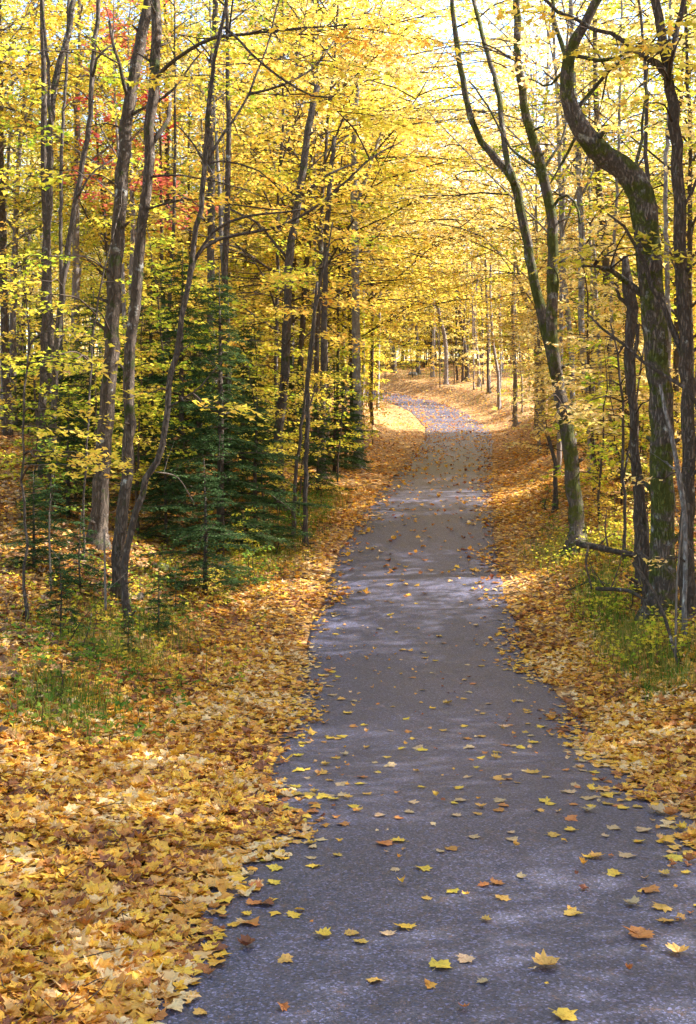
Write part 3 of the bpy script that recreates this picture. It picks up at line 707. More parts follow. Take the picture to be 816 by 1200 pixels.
hand_tree('maple_tree', 'thin grey trunk between the split maple and crooked maple', 30,
    [([(673,560),(668,390),(660,310),(657,230),(655,150),(650,60)], [8,7.5,7,6,5,4], .5)], [], [(640,330,170,1.5,0),(665,250,20,1.4,0),(690,350,0,1.4,0)], 'bark_grey', 'leaf_gold', 208, crown=8)
hand_tree('maple_tree', 'slim upright trunk seen above the bend of the crooked maple', 22,
    [([(768,620),(766,420),(762,265),(758,180),(758,108),(752,30)], [8,8,7,6,5,4], .3)], [([(758,180),(735,215),(718,240)], [2.5,1.5], .2)],
    [(770,200,0,.9,0),(745,140,160,1,0),(760,110,10,1,0),(745,250,180,.9,0),(775,150,30,.9,0)], 'bark_dark', 'leaf_gold', 209, crown=8)
hand_tree('birch_tree', 'white birch stem showing through the leaves at the right', 26,
    [([(716,590),(716,433),(717,343),(722,250),(726,140),(728,30)], [6,5.5,5,4.5,4,3], .3)], [], [(735,400,0,1.1,0),(700,400,180,1.1,0),(730,330,20,1.1,0),(705,210,180,1.2,0)], 'bark_grey', 'leaf_gold', 210, crown=6)
hand_tree('birch_tree', 'second white birch stem close to the right edge', 24,
    [([(786,600),(784,440),(783,330),(780,216),(784,120),(786,20)], [8,7.5,7,6,5,4], .3)], [], [(795,300,0,1,0),(770,350,180,1,0),(790,230,20,1,0)], 'bark_grey', 'leaf_gold', 211, crown=6)
hand_tree('young_maple', 'forked understory maple with golden sprays behind the fallen log', 18,
    [([(732,640),(730,560),(729,468),(724,420),(716,380)], [5,4.5,4,3,2], .2),([(731,560),(742,500),(750,440),(756,400)], [3.5,3,2.5,2], .3)],
    [], [(700,450,180,.9,-.3),(715,430,160,.8,0),(735,440,10,.8,0),(745,470,0,.8,-.2),(720,480,190,.9,-.4),(690,470,200,.7,-.2),(755,430,20,.7,0),(740,400,60,.8,0),(705,395,180,.8,.3)], 'bark_dark', 'leaf_gold', 212, top=0, leafsize=.09)
hand_tree('young_maple', 'dark paired stem left of the crooked maple trunk', 15.6,
    [([(760,690),(756,620),(750,560),(744,501),(742,440),(748,380)], [14,11,10,9,7,5], .2)], [([(750,560),(735,530)], [3,1.5], .1)], [(735,500,190,.5,0),(760,470,20,.5,-.3)], 'bark', 'leaf_gold', 213, top=0, leafsize=.08)
hand_tree('young_maple', 'pale-streaked stem crossing in front of the crooked maple trunk', 13.4,
    [([(800,740),(803,680),(802,603),(796,560),(789,520),(780,480),(774,450)], [7,7,7.5,8,7,6,4], 0)], [([(796,560),(778,540)], [2,1], 0)], [(780,560,190,.4,0),(790,655,170,.35,-.2)], 'bark_grey', 'leaf_gold', 214, top=0, leafsize=.08)
hand_tree('tree_stub', 'short dark snapped sapling standing in the leaves left of the split maple', 24,
    [([(651,562),(650,540),(646,525),(643,511)], [6.5,6,5.5,4], 0)], [([(647,530),(640,520)], [2.5,1.5], 0)], [], 'bark_dark', seed=215, top=0)
# the trees ringing the far bend
far = [(548,457,[(548,440),(541,380),(535,335),(531,260),(528,190)],6,76,'bark_dark','young dark trunk on the outside of the far bend, nearest the road'),
 (462,436,[(462,426),(455,395),(446,380),(440,350),(442,300)],7,84,'bark_dark','dark crooked trunk bending left beyond the end of the road'),
 (574,462,[(573,455),(572,400),(570,330),(566,250)],4.5,66,'bark_dark','slender stem second from the trunk outside the bend'),
 (585,466,[(584,440),(578,400),(575,340),(577,270)],4.5,60,'bark_far','thin leaning stem right of the bend'),
 (523,440,[(522,400),(514,363),(503,310),(493,272),(488,220)],5,74,'bark_far','thin stem leaning left over the far road'),
 (604,470,[(604,440),(601,380),(603,300),(600,220)],5.5,52,'bark_far','grey stem left of the split mossy maple'),
 (636,490,[(636,460),(634,420),(628,380),(612,340),(604,300)],7,44,'bark_grey','pale stem leaning left just behind the split maple'),
 (507,436,[(507,420),(509,380),(507,320)],5,80,'bark_far','small upright stem over the crest of the road'),
 (490,438,[(490,420),(488,380),(490,300)],5,82,'bark_dark','dark upright stem over the crest of the road'),
 (562,455,[(561,430),(556,380),(560,320),(558,240)],4,72,'bark_far','pale slender stem just right of the outer bend trunk')]
for i, (bx, by, pts, wd, Y, bk, lb) in enumerate(far):
    hand_tree('maple_tree', lb, Y, [([(bx, by+3)]+pts, [wd*1.2, wd, wd*.8, wd*.5], 0.5)], [],
        [(pts[-1][0]+a, pts[-1][1]+b, c, 2.2, 0) for a, b, c in ((10, 10, 0), (-14, 30, 180), (12, 60, 20), (-6, -20, 120), (5, -10, 60))], bk, 'leaf_gold' if i % 2 else 'leaf_yellow', 300+i, top=0, leafsize=0.14)

# ---------------------------------------------------------------- prototypes for the woods
def proto_tree(name, seed, H, r, h0, nlimb, bark, leaf, leafsize=0.13, dens=0.66, spread=2.9, lean=0.03):
    rng = np.random.default_rng(seed)
    root = empty(name, (0, 0, -500), 'x', 'tree')
    n = 26; t = np.linspace(0, 1, n)
    ax = np.stack([lean*H*t+0.25*np.sin(t*5+seed)*t, 0.2*np.cos(t*4+seed*2)*t-0.2*t, t*H-0.3], -1)
    ax[:, :2] += rng.normal(0, 0.02, (n, 2)).cumsum(0)
    rad = r*(1-0.9*t**1.1); rad[0] *= 1.4
    tm = MB(); tm.tube(ax, rad, 9, 0.06, rng=rng)
    cm = MB(); lv = Leaves()
    for k in range(nlimb):
        u = h0+(0.97-h0)*(k+rng.uniform(0, .8))/nlimb
        i = min(n-2, int(u*(n-1))); q = ax[i]+(ax[i+1]-ax[i])*(u*(n-1)-i)
        az = k*2.4+rng.normal(0, .4)
        L = spread*rng.uniform(.7, 1.2)*(1.25-0.85*u)
        up = rng.uniform(0.5, 1.2)
        e = q+np.array([math.cos(az), math.sin(az), up])*L*0.9
        lim = crom(np.array([q, (q+e)/2+rng.normal(0, .1, 3)*L*.5, e]), 7)
        tm.tube(lim, np.linspace(rad[i]*.45+.008, .008, 7), 5, cap=False)
        for m_ in range(6):
            j = [1, 2, 3, 4, 5, 6][m_]
            spray(cm, lv, lim[j], az+rng.normal(0, .9), L*rng.uniform(.55, 1.0), rng.uniform(0, .5), rng, leafsize, dens)
    lv.flush(cm, T_MID, rng)
    a = obj('trunk', tm.mesh('trunk', [bark]), root); b = obj('crown', cm.mesh('crown', [leaf, 'twig']), root)
    CH[root.name] = [a, b]; return root
def proto_sapling(name, seed, H, leaf, leafsize=0.1, bark='twig'):
    rng = np.random.default_rng(seed)
    root = empty(name, (0, 0, -500), 'x', 'tree')
    n = 12; t = np.linspace(0, 1, n)
    ax = np.stack([0.1*H*t**1.5+rng.normal(0, .02, n), rng.normal(0, .02, n), t*H-.15], -1)
    tm = MB(); tm.tube(ax, (0.008+0.005*H)*(1-.85*t), 6)
    cm = MB(); lv = Leaves(); ns_ = int(6+H*3.2)
    for k in range(ns_):
        u = .25+.73*k/ns_; i = min(n-2, int(u*(n-1))); q = ax[i]+(ax[i+1]-ax[i])*(u*(n-1)-i)
        spray(cm, lv, q, k*2.4+rng.normal(0, .4), (0.35+.22*H)*rng.uniform(.6, 1.15)*(1.2-.6*u), rng.uniform(0.05, .45), rng, leafsize, 1.0)
    lv.flush(cm, T_MID, rng)
    a = obj('trunk', tm.mesh('trunk', [bark]), root); b = obj('crown', cm.mesh('crown', [leaf, 'twig']), root)
    CH[root.name] = [a, b]; return root
def proto_conifer(name, seed, H, spread):
    rng = np.random.default_rng(seed)
    root = empty(name, (0, 0, -500), 'x', 'tree')
    tm = MB(); tm.tube(np.array([(0, 0, -.2), (0.03, 0, H*.5), (0, 0.02, H)]), [0.02*H*.8, .012*H*.8, .005], 7)
    cm = MB(); P_, N_, Y_, S_ = [], [], [], []
    nb = int(H*17)
    for k in range(nb):
        u = 0.06+0.92*(k/nb)**0.95; z = u*H; az = k*2.4+rng.normal(0, .3)
        L = spread*(1.02-u)**0.7*rng.uniform(.45, 1.3)*(1+.25*math.sin(az*2+seed))
        d = np.array([math.cos(az), math.sin(az), 0]); sd_ = np.array([-d[1], d[0], 0])
        m = 7; t = np.linspace(0, 1, m)[:, None]
        ax = np.array([0, 0, z])+d*t*L+np.array([0, 0, 1])*(rng.uniform(-.1, .3)*t-rng.uniform(.1, .5)*t**2)*L
        cm.tube(ax, 0.010*(1-.8*t[:, 0])*(.5+L), 4, mi=1, cap=False)
        nw = int(6+L*16)
        for j in range(nw):
            v = .12+.88*j/nw; i = min(m-2, int(v*(m-1))); q = ax[i]+(ax[i+1]-ax[i])*(v*(m-1)-i)
            sg = 1 if j % 2 else -1; a2 = az+sg*rng.uniform(.6, 1.1); l2 = L*.42*(1.08-v)*rng.uniform(.7, 1.2)+.05
            e = q+np.array([math.cos(a2), math.sin(a2), rng.normal(-.18, .12)])*l2
            nn = max(5, int(l2/0.011)); tt = rng.uniform(0, 1, nn)[:, None]
            pp = q+(e-q)*tt+rng.normal(0, .008, (nn, 3)); P_.append(pp)
            Y_.append(a2+np.where(np.arange(nn) % 2, 1, -1)*rng.uniform(.4, 1.0, nn))
            nr = rng.normal(0, .3, (nn, 3)); nr[:, 2] = 1; N_.append(nr); S_.append(rng.uniform(.05, .09, nn))
    Pp = np.concatenate(P_)
    tv = np.array([(0, -.1, 0), (.14, .4, .02), (0, 1, -.08), (-.14, .4, .02)]); tf = np.array([(0, 1, 2, 3)])
    add_leaves(cm, Pp, np.concatenate(N_), np.concatenate(Y_), np.concatenate(S_), [(tv, tf)], rng)
    a = obj('trunk', tm.mesh('trunk', ['bark_dark']), root); b = obj('crown', cm.mesh('crown', ['needles', 'twig']), root)
    CH[root.name] = [a, b]; return root

PR = {'lime': [], 'yellow': [], 'gold': []}
for i, (lf, H, r, h0, nl) in enumerate([('lime', 15, .09, .18, 28), ('lime', 17, .12, .33, 26), ('yellow', 15, .085, .2, 28), ('yellow', 18, .12, .36, 28), ('gold', 16, .10, .18, 28), ('gold', 18, .12, .33, 28), ('gold', 14, .08, .14, 28)]):
    PR[lf].append(proto_tree('maple_tree', 40+i, H, r, h0, nl, 'bark_far' if i % 2 else 'bark', 'leaf_'+lf))
WIDE = [proto_tree('maple_tree', 65, 17, .062, .30, 24, 'bark_far', 'leaf_gold', spread=3.9, dens=.6), proto_tree('maple_tree', 66, 15, .06, .22, 24, 'bark', 'leaf_yellow', spread=3.9, dens=.6)
       ]
LOW = [proto_tree('young_maple', 67, 7.5, .045, .10, 26, 'bark_far', 'leaf_yellow', spread=2.0, dens=.8, leafsize=.12), proto_tree('young_maple', 68, 6.5, .04, .08, 24, 'bark', 'leaf_lime', spread=1.9, dens=.8, leafsize=.12), proto_tree('young_maple', 69, 8, .045, .12, 26, 'bark_far', 'leaf_gold', spread=2.1, dens=.8, leafsize=.12)]
BARE = [proto_tree('bare_tree', 60, 16, .10, .62, 9, 'bark_grey', 'leaf_gold', dens=.5), proto_tree('bare_tree', 61, 14, .075, .55, 9, 'bark_far', 'leaf_yellow', dens=.5), proto_tree('bare_tree', 62, 17, .12, .66, 9, 'bark', 'leaf_lime', dens=.5)]
DARK = [proto_tree('bare_tree', 63, 12, .10, .55, 8, 'bark_dark', 'leaf_yellow', dens=.5, lean=.12), proto_tree('bare_tree', 64, 13, .08, .5, 8, 'bark_dark', 'leaf_gold', dens=.5, lean=-.1)]
REDT = proto_tree('red_maple', 70, 11, .09, .45, 14, 'bark_far', 'leaf_red', spread=1.4, dens=.85)
SAP = {'lime': [proto_sapling('maple_sapling', 80, 3.0, 'leaf_lime'), proto_sapling('maple_sapling', 81, 5.0, 'leaf_lime')],
       'yellow': [proto_sapling('maple_sapling', 82, 2.4, 'leaf_yellow'), proto_sapling('maple_sapling', 83, 4.6, 'leaf_yellow')],
       'gold': [proto_sapling('maple_sapling', 84, 2.8, 'leaf_gold'), proto_sapling('maple_sapling', 85, 5.2, 'leaf_gold')],
       'green': [proto_sapling('green_bush', 86, 1.0, 'leaf_green', .07), proto_sapling('green_bush', 87, 1.6, 'leaf_green', .075)]}
CON = [proto_conifer('conifer', 90, 5.2, 1.5), proto_conifer('conifer', 91, 3.4, 1.1), proto_conifer('conifer', 92, 1.1, .5)]

def put(pr, x, y, rz, sc, label, group, z=None, sz=None):
    g = float(ground(x, y)) if z is None else z
    return dup(pr, (x, y, g), rz, (sc, sc, sz or sc), label, group)

# named smaller plants, placed one by one
def at_base(px, Y): x = (px-HX)/FPX*Y; return x, Y
for px, Y, k, sc, lb in [
    (258, 20.0, 0, .95, 'tallest dark conifer filling the gap left of the leaning stems'),
    (214, 22, 0, .9, 'dark conifer directly behind the close pair of trunks'),
    (300, 21, 1, 1.0, 'drooping dark conifer at the edge of the left verge'),
    (80, 20, 1, .8, 'bluish green conifer at the left edge behind the thin trunks'),
    (40, 16, 1, .5, 'low green conifer cut by the left edge'),
    (178, 25, 0, .9, 'conifer deep in shade between the leaning maple and the pair'),
    (110, 26, 0, .9, 'conifer deep in the woods left of the close pair'),
    (345, 31, 0, .6, 'soft green conifer behind the bent dark trunk'),
    (392, 33, 0, .7, 'green conifer beside the pale trunk at the bend'),
    (372, 28, 1, .8, 'small conifer behind the black pole'),
    (405, 35, 1, .9, 'feathery conifer at the foot of the pale trunk'),
    (240, 17.6, 1, .75, 'short spreading conifer in front of the tallest dark one'),
    (285, 25, 0, .75, 'dark conifer behind the drooping one'),
    (195, 19.6, 1, .65, 'ragged low conifer right of the close pair'),
    (735, 26, 1, .8, 'small conifer half hidden behind the fallen log')]:
    x, y = at_base(px, Y); put(CON[k], x, y, px*.37, sc, lb, 'dark conifers under the maples', sz=sc*(.8+.3*((px*7)%10)/10))
for px, Y, k, sc, lb in [
    (70, 13.2, 2, .8, 'small fir seedling on the bank at the left edge'), (185, 15, 2, .75, 'small fir seedling on the bank right of the tree pair'),
    (150, 13.4, 2, .45, 'tiny fir seedling below the tree pair'), (205, 16.4, 2, .6, 'little fir seedling beside dark hollow on the bank'),
    (95, 15.5, 2, 1.0, 'bushy fir seedling left of the tree pair'), (60, 16.5, 2, 1.1, 'fir seedling behind the pale stick at the left')]:
    x, y = at_base(px, Y); put(CON[k], x, y, px*.37, sc, lb, 'fir seedlings on the left bank')
for px, Y, c, k, sc, lb in [
    (325, 21, 'green', 1, .8, 'low green bush on the left verge below the dark trunk'), (345, 23, 'green', 0, 1., 'small green bush near the black pole'),
    (300, 18.5, 'green', 0, .9, 'small leafy bush beside the left verge'), (375, 26, 'green', 0, .9, 'green bush by the verge under the small conifer'),
    (250, 17, 'yellow', 0, .3, 'tiny pale-leaved seedling on the left bank'), (110, 12.3, 'green', 0, .6, 'weedy green clump at the left bank'),
    (75, 10.5, 'green', 0, .55, 'bushy green weed low at the left edge'), (700, 21.5, 'yellow', 0, .45, 'low yellow shrub right behind the split maple foot'),
    (722, 20.5, 'yellow', 0, .5, 'low yellow shrub behind the fallen log'), (650, 22, 'green', 0, .5, 'weedy shrub left of the split maple foot'),
    (745, 23, 'lime', 0, .7, 'yellow green shrub between the log and crooked maple'), (790, 16.5, 'green', 0, 1., 'green shrub behind the right edge trunks'),
    (292, 19.2, 'lime', 0, .4, 'small loose yellow-green sapling beside the drooping conifer'),
    (310, 23, 'yellow', 1, .75, 'yellow sapling with layered sprays left of the bent dark trunk'), (350, 24.5, 'yellow', 1, .7, 'yellow sapling with layered sprays right of the bent dark trunk'),
    (395, 31, 'lime', 1, .8, 'yellow-green sapling left of the pale trunk'), (160, 20, 'lime', 1, .8, 'yellow-green sapling behind the close pair'),
    (110, 20, 'lime', 1, .75, 'yellow-green sapling left of the close pair'), (330, 27, 'yellow', 1, 1.1, 'tall yellow sapling above the small conifers'),
    (600, 58, 'lime', 0, .8, 'pale shrub on the outside of the bend'), (480, 84, 'green', 1, .8, 'shrub beyond the end of the visible road'), (520, 78, 'green', 1, .7, 'shrub on the crest right of the road'),
    (440, 86, 'green', 1, .9, 'shrub at the crest behind the pale trunk'), (760, 19, 'gold', 0, .55, 'golden shrub behind the crooked maple foot')]:
    x, y = at_base(px, Y); put(SAP[c][k], x, y, px*.7, sc, lb, 'shrubs beside the road')

# the rest of the woods
rng = np.random.default_rng(77)
taken = []
def free(x, y, r):
    for a, b in taken:
        if (a-x)**2+(b-y)**2 < r*r: return False
    taken.append((x, y)); return True
def region(x, y):
    side = 'left' if x < float(xc(y)) else 'right'
    return side, ('near' if y < 35 else 'middle' if y < 65 else 'far')
WHERE = {('left','near'): 'close behind the trunks on the left', ('left','middle'): 'deeper in the woods on the left', ('left','far'): 'far up the slope on the left',
         ('right','near'): 'close behind the trunks on the right', ('right','middle'): 'deeper in the woods on the right', ('right','far'): 'beyond the far bend'}
LM = [(75, 'the leftmost trunks'), (105, 'the slim dark trunk'), (185, 'the close pair of trunks'), (270, 'the thin leaning maple'), (345, 'the bent dark trunk'),
      (400, 'the black pole'), (435, 'the pale trunk at the bend'), (480, 'the end of the road'), (560, 'the outer bend trunk'), (625, 'the right verge of the bend'),
      (665, 'the split mossy maple'), (710, 'the birch-like trunk'), (745, 'the fallen log'), (785, 'the crooked maple'), (9999, 'the right edge trunk')]
def place_words(x, y):
    px = HX+FPX*x/y; nm = next(n for lim, n in LM if px < lim)
    return f'{"just" if y < 32 else "well" if y < 48 else "deep" if y < 70 else "far" if y < 95 else "farthest"} behind {nm}'
# trees that arch over the road
for k, (Y, off) in enumerate([(29, 3.0), (33, -4.6), (37, 2.9), (42, -4.0), (45, 3.0), (49, -4.4), (57, -3.8), (65, -4.6), (69, 3.6), (73, 6), (88, 5), (91, 9), (93, 1.5), (95, 13), (98, 4), (101, 8)]):
    x = float(xc(Y))+off; taken.append((x, Y))
    put(WIDE[k % 2], x, Y, k*1.9, 1.0+.12*math.sin(k*2.2), f'slim {"straight" if k % 2 else "bowed"} maple arching from the {"right" if off > 0 else "left"} {place_words(x, Y)}', 'slim maples arching over the road')
nb = 0
while nb < 190:
    y = rng.uniform(24, 125); hw = 0.30*y+3; x = rng.uniform(-hw, hw)
    d = abs(float(sideways(x, y)))-HW
    if d < (2.4 if y < 60 else 1.5): continue
    if y < 90 and abs(float(sideways(x, y))) < 2.5+0: continue
    if x > float(xc(y)) and x-float(xc(y)) < 45 and any(abs((y-gy)*math.sin(R(SUN_AZ))-(x-float(xc(gy)))*math.cos(R(SUN_AZ))) < 3.2 for gy in (51, 56, 61, 66, 71)): 
        if rng.uniform() < .93: continue
    if not free(x, y, 1.5): continue
    sd_, dp = region(x, y)
    u = rng.uniform()
    if x < -0.02*y: c = 'lime' if u < .5 else 'yellow' if u < .85 else 'gold'
    else: c = 'gold' if u < .62 else 'yellow' if u < .9 else 'lime'
    bare = rng.uniform() < (.5 if (sd_ == 'left' and x < -0.1*y) else .22)
    pr = BARE[int(rng.integers(0, 3))] if bare else PR[c][int(rng.integers(0, len(PR[c])))]
    w_ = WHERE[sd_, dp]
    sc = rng.uniform(.8, 1.15); tall = 'tall' if sc > 1.03 else 'short' if sc < .9 else 'middling'
    kd = 'mostly bare tree' if bare else dict(lime="yellow-green", yellow="bright yellow", gold="pale gold")[c]+' maple'
    put(pr, x, y, rng.uniform(0, 6.28), sc, f'{tall} {kd} {place_words(x, y)}', f'{kd}s {w_}')
    nb += 1
# thin poles deep in the woods
for k in range(60):
    y = rng.uniform(26, 80); x = rng.uniform(-0.3*y, 0.3*y)
    if abs(float(sideways(x, y)))-HW < 2.5: continue
    w_ = WHERE[region(x, y)]
    put(BARE[int(rng.integers(0, 3))], x, y, rng.uniform(0, 6.28), rng.uniform(.45, .75), f'pole-thin young trunk {place_words(x, y)}', f'pole-thin young trunks {w_}', sz=rng.uniform(.7, .95))
ns_ = 0
while ns_ < 95:
    y = rng.uniform(19, 85); hw = 0.29*y+1; x = rng.uniform(-hw, hw)
    d = abs(float(sideways(x, y)))-HW
    if d < 1.6 or (y < 24 and x < 0 and d < 3): continue
    sd_, dp = region(x, y); u = rng.uniform()
    c = ('lime' if u < .5 else 'yellow') if x < 0 else ('gold' if u < .5 else 'yellow' if u < .8 else 'lime')
    w_ = WHERE[sd_, dp]; lb = f'{dict(lime="yellow-green", yellow="bright yellow", gold="pale gold")[c]} leafy saplings {w_}'; ki = int(rng.integers(0, 2))
    put(SAP[c][ki], x, y, rng.uniform(0, 6.28), rng.uniform(.7, 1.2), lb.replace('leafy saplings '+w_, ('low', 'tall')[ki]+' sapling '+place_words(x, y)), lb)
    ns_ += 1
# young trees with foliage down to the ground along both sides of the bend
for k in range(84):
    if k < 16: y = rng.uniform(34, 62); x = float(xc(y))-HW-rng.uniform(3.8, 8)
    elif k < 24: y = rng.uniform(36, 50); x = float(xc(y))+HW+rng.uniform(2.6, 7)
    else: y = rng.uniform(89, 112); x = rng.uniform(-6, 22)
    c = k % 3
    if abs(float(sideways(x, y))) < 2.6: continue
    put(LOW[c], x, y, rng.uniform(0, 6.28), rng.uniform(.7, 1.1), f'{("bright yellow", "yellow-green", "pale gold")[c]} low-branched young maple {place_words(x, y)}', 'low-branched young maples round the bend')
# thicket of bushes and dark stems closing the view round the outside of the bend
for k in range(46):
    y = rng.uniform(83, 98); x = rng.uniform(-3, 0.24*y)
    if abs(float(sideways(x, y))) < 3.4: continue
    if k % 2: put(SAP[('green', 'lime', 'yellow')[k % 3]][1], x, y, rng.uniform(0, 6.28), rng.uniform(1.6, 2.4) if k % 3 == 0 else rng.uniform(.7, 1.1), f'{("broad green", "round yellow-green", "round yellow")[k % 3]} bush {place_words(x, y)}', 'bushes in the thicket beyond the bend')
    else: put(DARK[k % 4 // 2], x, y, rng.uniform(0, 6.28), rng.uniform(.7, 1.2), f'dark thin {("crooked", "leaning")[k % 4 // 2]} trunk {place_words(x, y)}', 'dark trunks in the thicket beyond the bend', sz=rng.uniform(.7, 1))
for k, (px, Y) in enumerate([(58, 19), (88, 22), (70, 26), (52, 23), (100, 25), (40, 20), (118, 23), (62, 30), (85, 29)]):
    x, y = at_base(px, Y); put((SAP['green'][1], CON[1], SAP['lime'][0])[k % 3], x, y, k*1.1, (1.0, .55, .8)[k % 3], f'{("green bush", "small conifer", "low yellow-green sapling")[k % 3]} filling the shade at the far left {place_words(x, y)}', 'undergrowth at the far left')
# broad crowns reaching right across the road from the left
for k, (Y, o_) in enumerate([(35, 3.8), (39, 4.4), (43, 3.6), (47, 4.4), (51, 3.7), (55, 4.3), (59, 3.8), (63, 4.4), (67, 5.0), (72, 4.6)]):
    x = float(xc(Y))-o_
    put(WIDE[(k+1) % 2], x, Y, k*1.3+.5, 1.3, f'{"tall" if k % 2 else "broad"} maple roofing the road, {place_words(x, Y)}', 'maples whose crowns roof the road')
# shady evergreens deep in the left woods
for k in range(20):
    y = rng.uniform(24, 44); x = -rng.uniform(0.07, 0.29)*y
    put(CON[k % 2], x, y, rng.uniform(0, 6.28), rng.uniform(.5, .85), f'{("medium", "small")[k % 2]} shaded conifer {place_words(x, y)}', 'shaded conifers deep in the left woods')
for k in range(30):
    y = rng.uniform(21, 50); x = -rng.uniform(0.06, 0.29)*y
    put(SAP['green' if k % 2 else 'lime'][k % 2], x, y, rng.uniform(0, 6.28), rng.uniform(.6, 1.1), f'{("yellow-green sapling", "green bush")[k % 2]} on the slope {place_words(x, y)}', 'undergrowth bushes on the left slope')
# low growth closing the view under the crowns beyond the bend
for k in range(80):
    y = rng.uniform(90, 122); x = rng.uniform(-0.3*y, 0.32*y)
    if abs(float(sideways(x, y))) < 2.5: continue
    c = ('yellow', 'gold', 'lime')[k % 3]; ki = 1 if k % 4 else 0
    put(SAP[c][ki], x, y, rng.uniform(0, 6.28), rng.uniform(1.0, 1.6), f'{dict(lime="yellow-green", yellow="bright yellow", gold="pale gold")[c]} {("low", "tall")[ki]} sapling {place_words(x, y)}', 'saplings beyond the far bend')
for k in range(46):
    y = rng.uniform(48, 92); sgn = 1 if k % 3 else -1
    x = float(xc(y))+sgn*(HW+rng.uniform(1.2, 6.0))
    x += sgn*rng.uniform(1.5, 5)
    c = ('yellow', 'gold', 'lime')[int(rng.integers(0, 3))]; ki = int(rng.integers(0, 2))
    put(SAP[c][ki], x, y, rng.uniform(0, 6.28), rng.uniform(.6, 1.1), f'{dict(lime="yellow-green", yellow="bright yellow", gold="pale gold")[c]} {("low", "tall")[ki]} roadside sapling {place_words(x, y)}', 'saplings along the verge of the bend')
for k in range(38):
    y = rng.uniform(21.5, 42); x = rng.uniform(0.165, 0.29)*y
    c = ('yellow', 'gold', 'lime', 'green')[int(rng.integers(0, 4))]; ki = int(rng.integers(0, 2))
    put(SAP[c][ki], x, y, rng.uniform(0, 6.28), rng.uniform(.5, 1.0), f'{dict(lime="yellow-green", yellow="bright yellow", gold="pale gold", green="green")[c]} {("low", "tall")[ki]} understory sapling {place_words(x, y)}', 'understory saplings on the right')
for k in range(26):
    y = rng.uniform(46, 98); x = float(xc(y))+rng.uniform(3, 0.22*y)*(1 if k % 4 else -1)
    put(BARE[k % 3], x, y, rng.uniform(0, 6.28), rng.uniform(.25, .6), f'wispy crooked young trunk {place_words(x, y)}', 'wispy young trunks near the bend', sz=rng.uniform(.5, .8))
# trees outside the picture: they shade the road as the wood around the photographer does
GLADES = [(4.4, 2.1), (9.7, 1.6), (17.5, 2.1), (28, 1.8), (38, 2.6), (55, 4.5), (64, 5)]
nb = 0
while nb < 118:
    x = rng.uniform(3, 36); y = rng.uniform(-8, 66)
    if rng.uniform() < .15: x = -x
    if abs(x) < 0.30*y+(4.2 if y < 26 else 2.0) or abs(float(sideways(x, y))) < 4.2: continue
    if nb > 80 and not (0 < y < 22): continue
    # glades through which the sun reaches the road in bars
    if x > 0 and any(abs((y-gy)*math.sin(R(SUN_AZ))-(x-float(xc(gy)))*math.cos(R(SUN_AZ))) < gw for gy, gw in GLADES): continue
    if not free(x, y, 1.7): continue
    c = 'gold' if x > 0 else 'lime'
    side = 'right' if x > 0 else 'left'
    put(PR[c][int(rng.integers(0, len(PR[c])))], x, y, rng.uniform(0, 6.28), rng.uniform(.85, 1.15), f'{"pale gold" if x > 0 else "yellow-green"} maple outside the picture on the {side}', f'maples outside the picture on the {side}')
    nb += 1
# red maple at the top left
x, y = at_base(138, 31); put(REDT, x, y, .6, 1.12, 'red-leaved maple glowing behind the left trunks', 'red maples')
# remove the prototypes themselves (only their copies stand in the scene)
for lst in (PR['lime'], PR['yellow'], PR['gold'], BARE, WIDE, LOW, DARK, [REDT], SAP['lime'], SAP['yellow'], SAP['gold'], SAP['green'], CON):
    for r_ in lst:
        for c_ in CH[r_.name]: bpy.data.objects.remove(c_)
        bpy.data.objects.remove(r_)

# far-off wood closing the view beyond the trees one can tell apart
rng = np.random.default_rng(5)
fm = MB(); lv = Leaves()
for k in range(420):
    a = rng.uniform(-0.62, 0.62); rr = rng.uniform(128, 190); x = math.sin(a)*rr; y = math.cos(a)*rr
    g = float(ground(x, y)); H = rng.uniform(9, 16)
    fm.tube(np.array([(x, y, g-.3), (x+rng.normal(0, .2), y, g+H*.5), (x+rng.normal(0, .5), y, g+H)]), [.17, .12, .03], 5, mi=1)
    m = 520
    t = rng.uniform(0, 1, m)**.8; hh = H*(.01+.99*t); ra = 2.9*np.sin(np.clip(t*2.3+.7, 0, 3.1))*rng.uniform(.2, 1, m)**.6; th = rng.uniform(0, 6.28, m)
    pp = np.stack([x+ra*np.cos(th), y+ra*np.sin(th), g+hh], -1)
    nr = rng.normal(0, .6, (m, 3)); nr[:, 2] = 1
    lv.add(pp, nr, rng.uniform(0, 6.28, m), rng.uniform(.25, .5, m))
lv.flush(fm, T_SM, rng)
obj('far_woods', fm.mesh('far_woods', ['leaf_gold', 'bark_far']), kind='stuff', label='far golden woods closing the view behind the trees', category='woods')

# ---------------------------------------------------------------- things on the ground
rng = np.random.default_rng(15)
def stick(name, label, p0, p1, r, mat, sag=0.03, cat='log', twigs=0, group=None, bend=None):
    p0, p1 = np.array(p0), np.array(p1); n = 14
    mid = (p0+p1)/2+(bend if bend is not None else rng.normal(0, sag, 3))
    c = crom(np.array([p0, mid, p1]), n)-p0
    mb = MB(); mb.tube(c, np.linspace(r, r*.6, n), 9, 0.12, rng=rng)
    for q in range(twigs):
        i = int(rng.integers(2, n-1)); e = c[i]+rng.normal(0, .25, 3)+[0, 0, .15]
        mb.tube(np.array([c[i], (c[i]+e)/2+rng.normal(0, .03, 3), e]), [r*.3, r*.2, r*.08], 4, cap=False)
    o = obj(name, mb.mesh(name, [mat]), label=label, category=cat); o.location = p0
    if group: o['group'] = group
    return o
a = P(678, 637, 18.6); b = P(762, 654, 17.2)
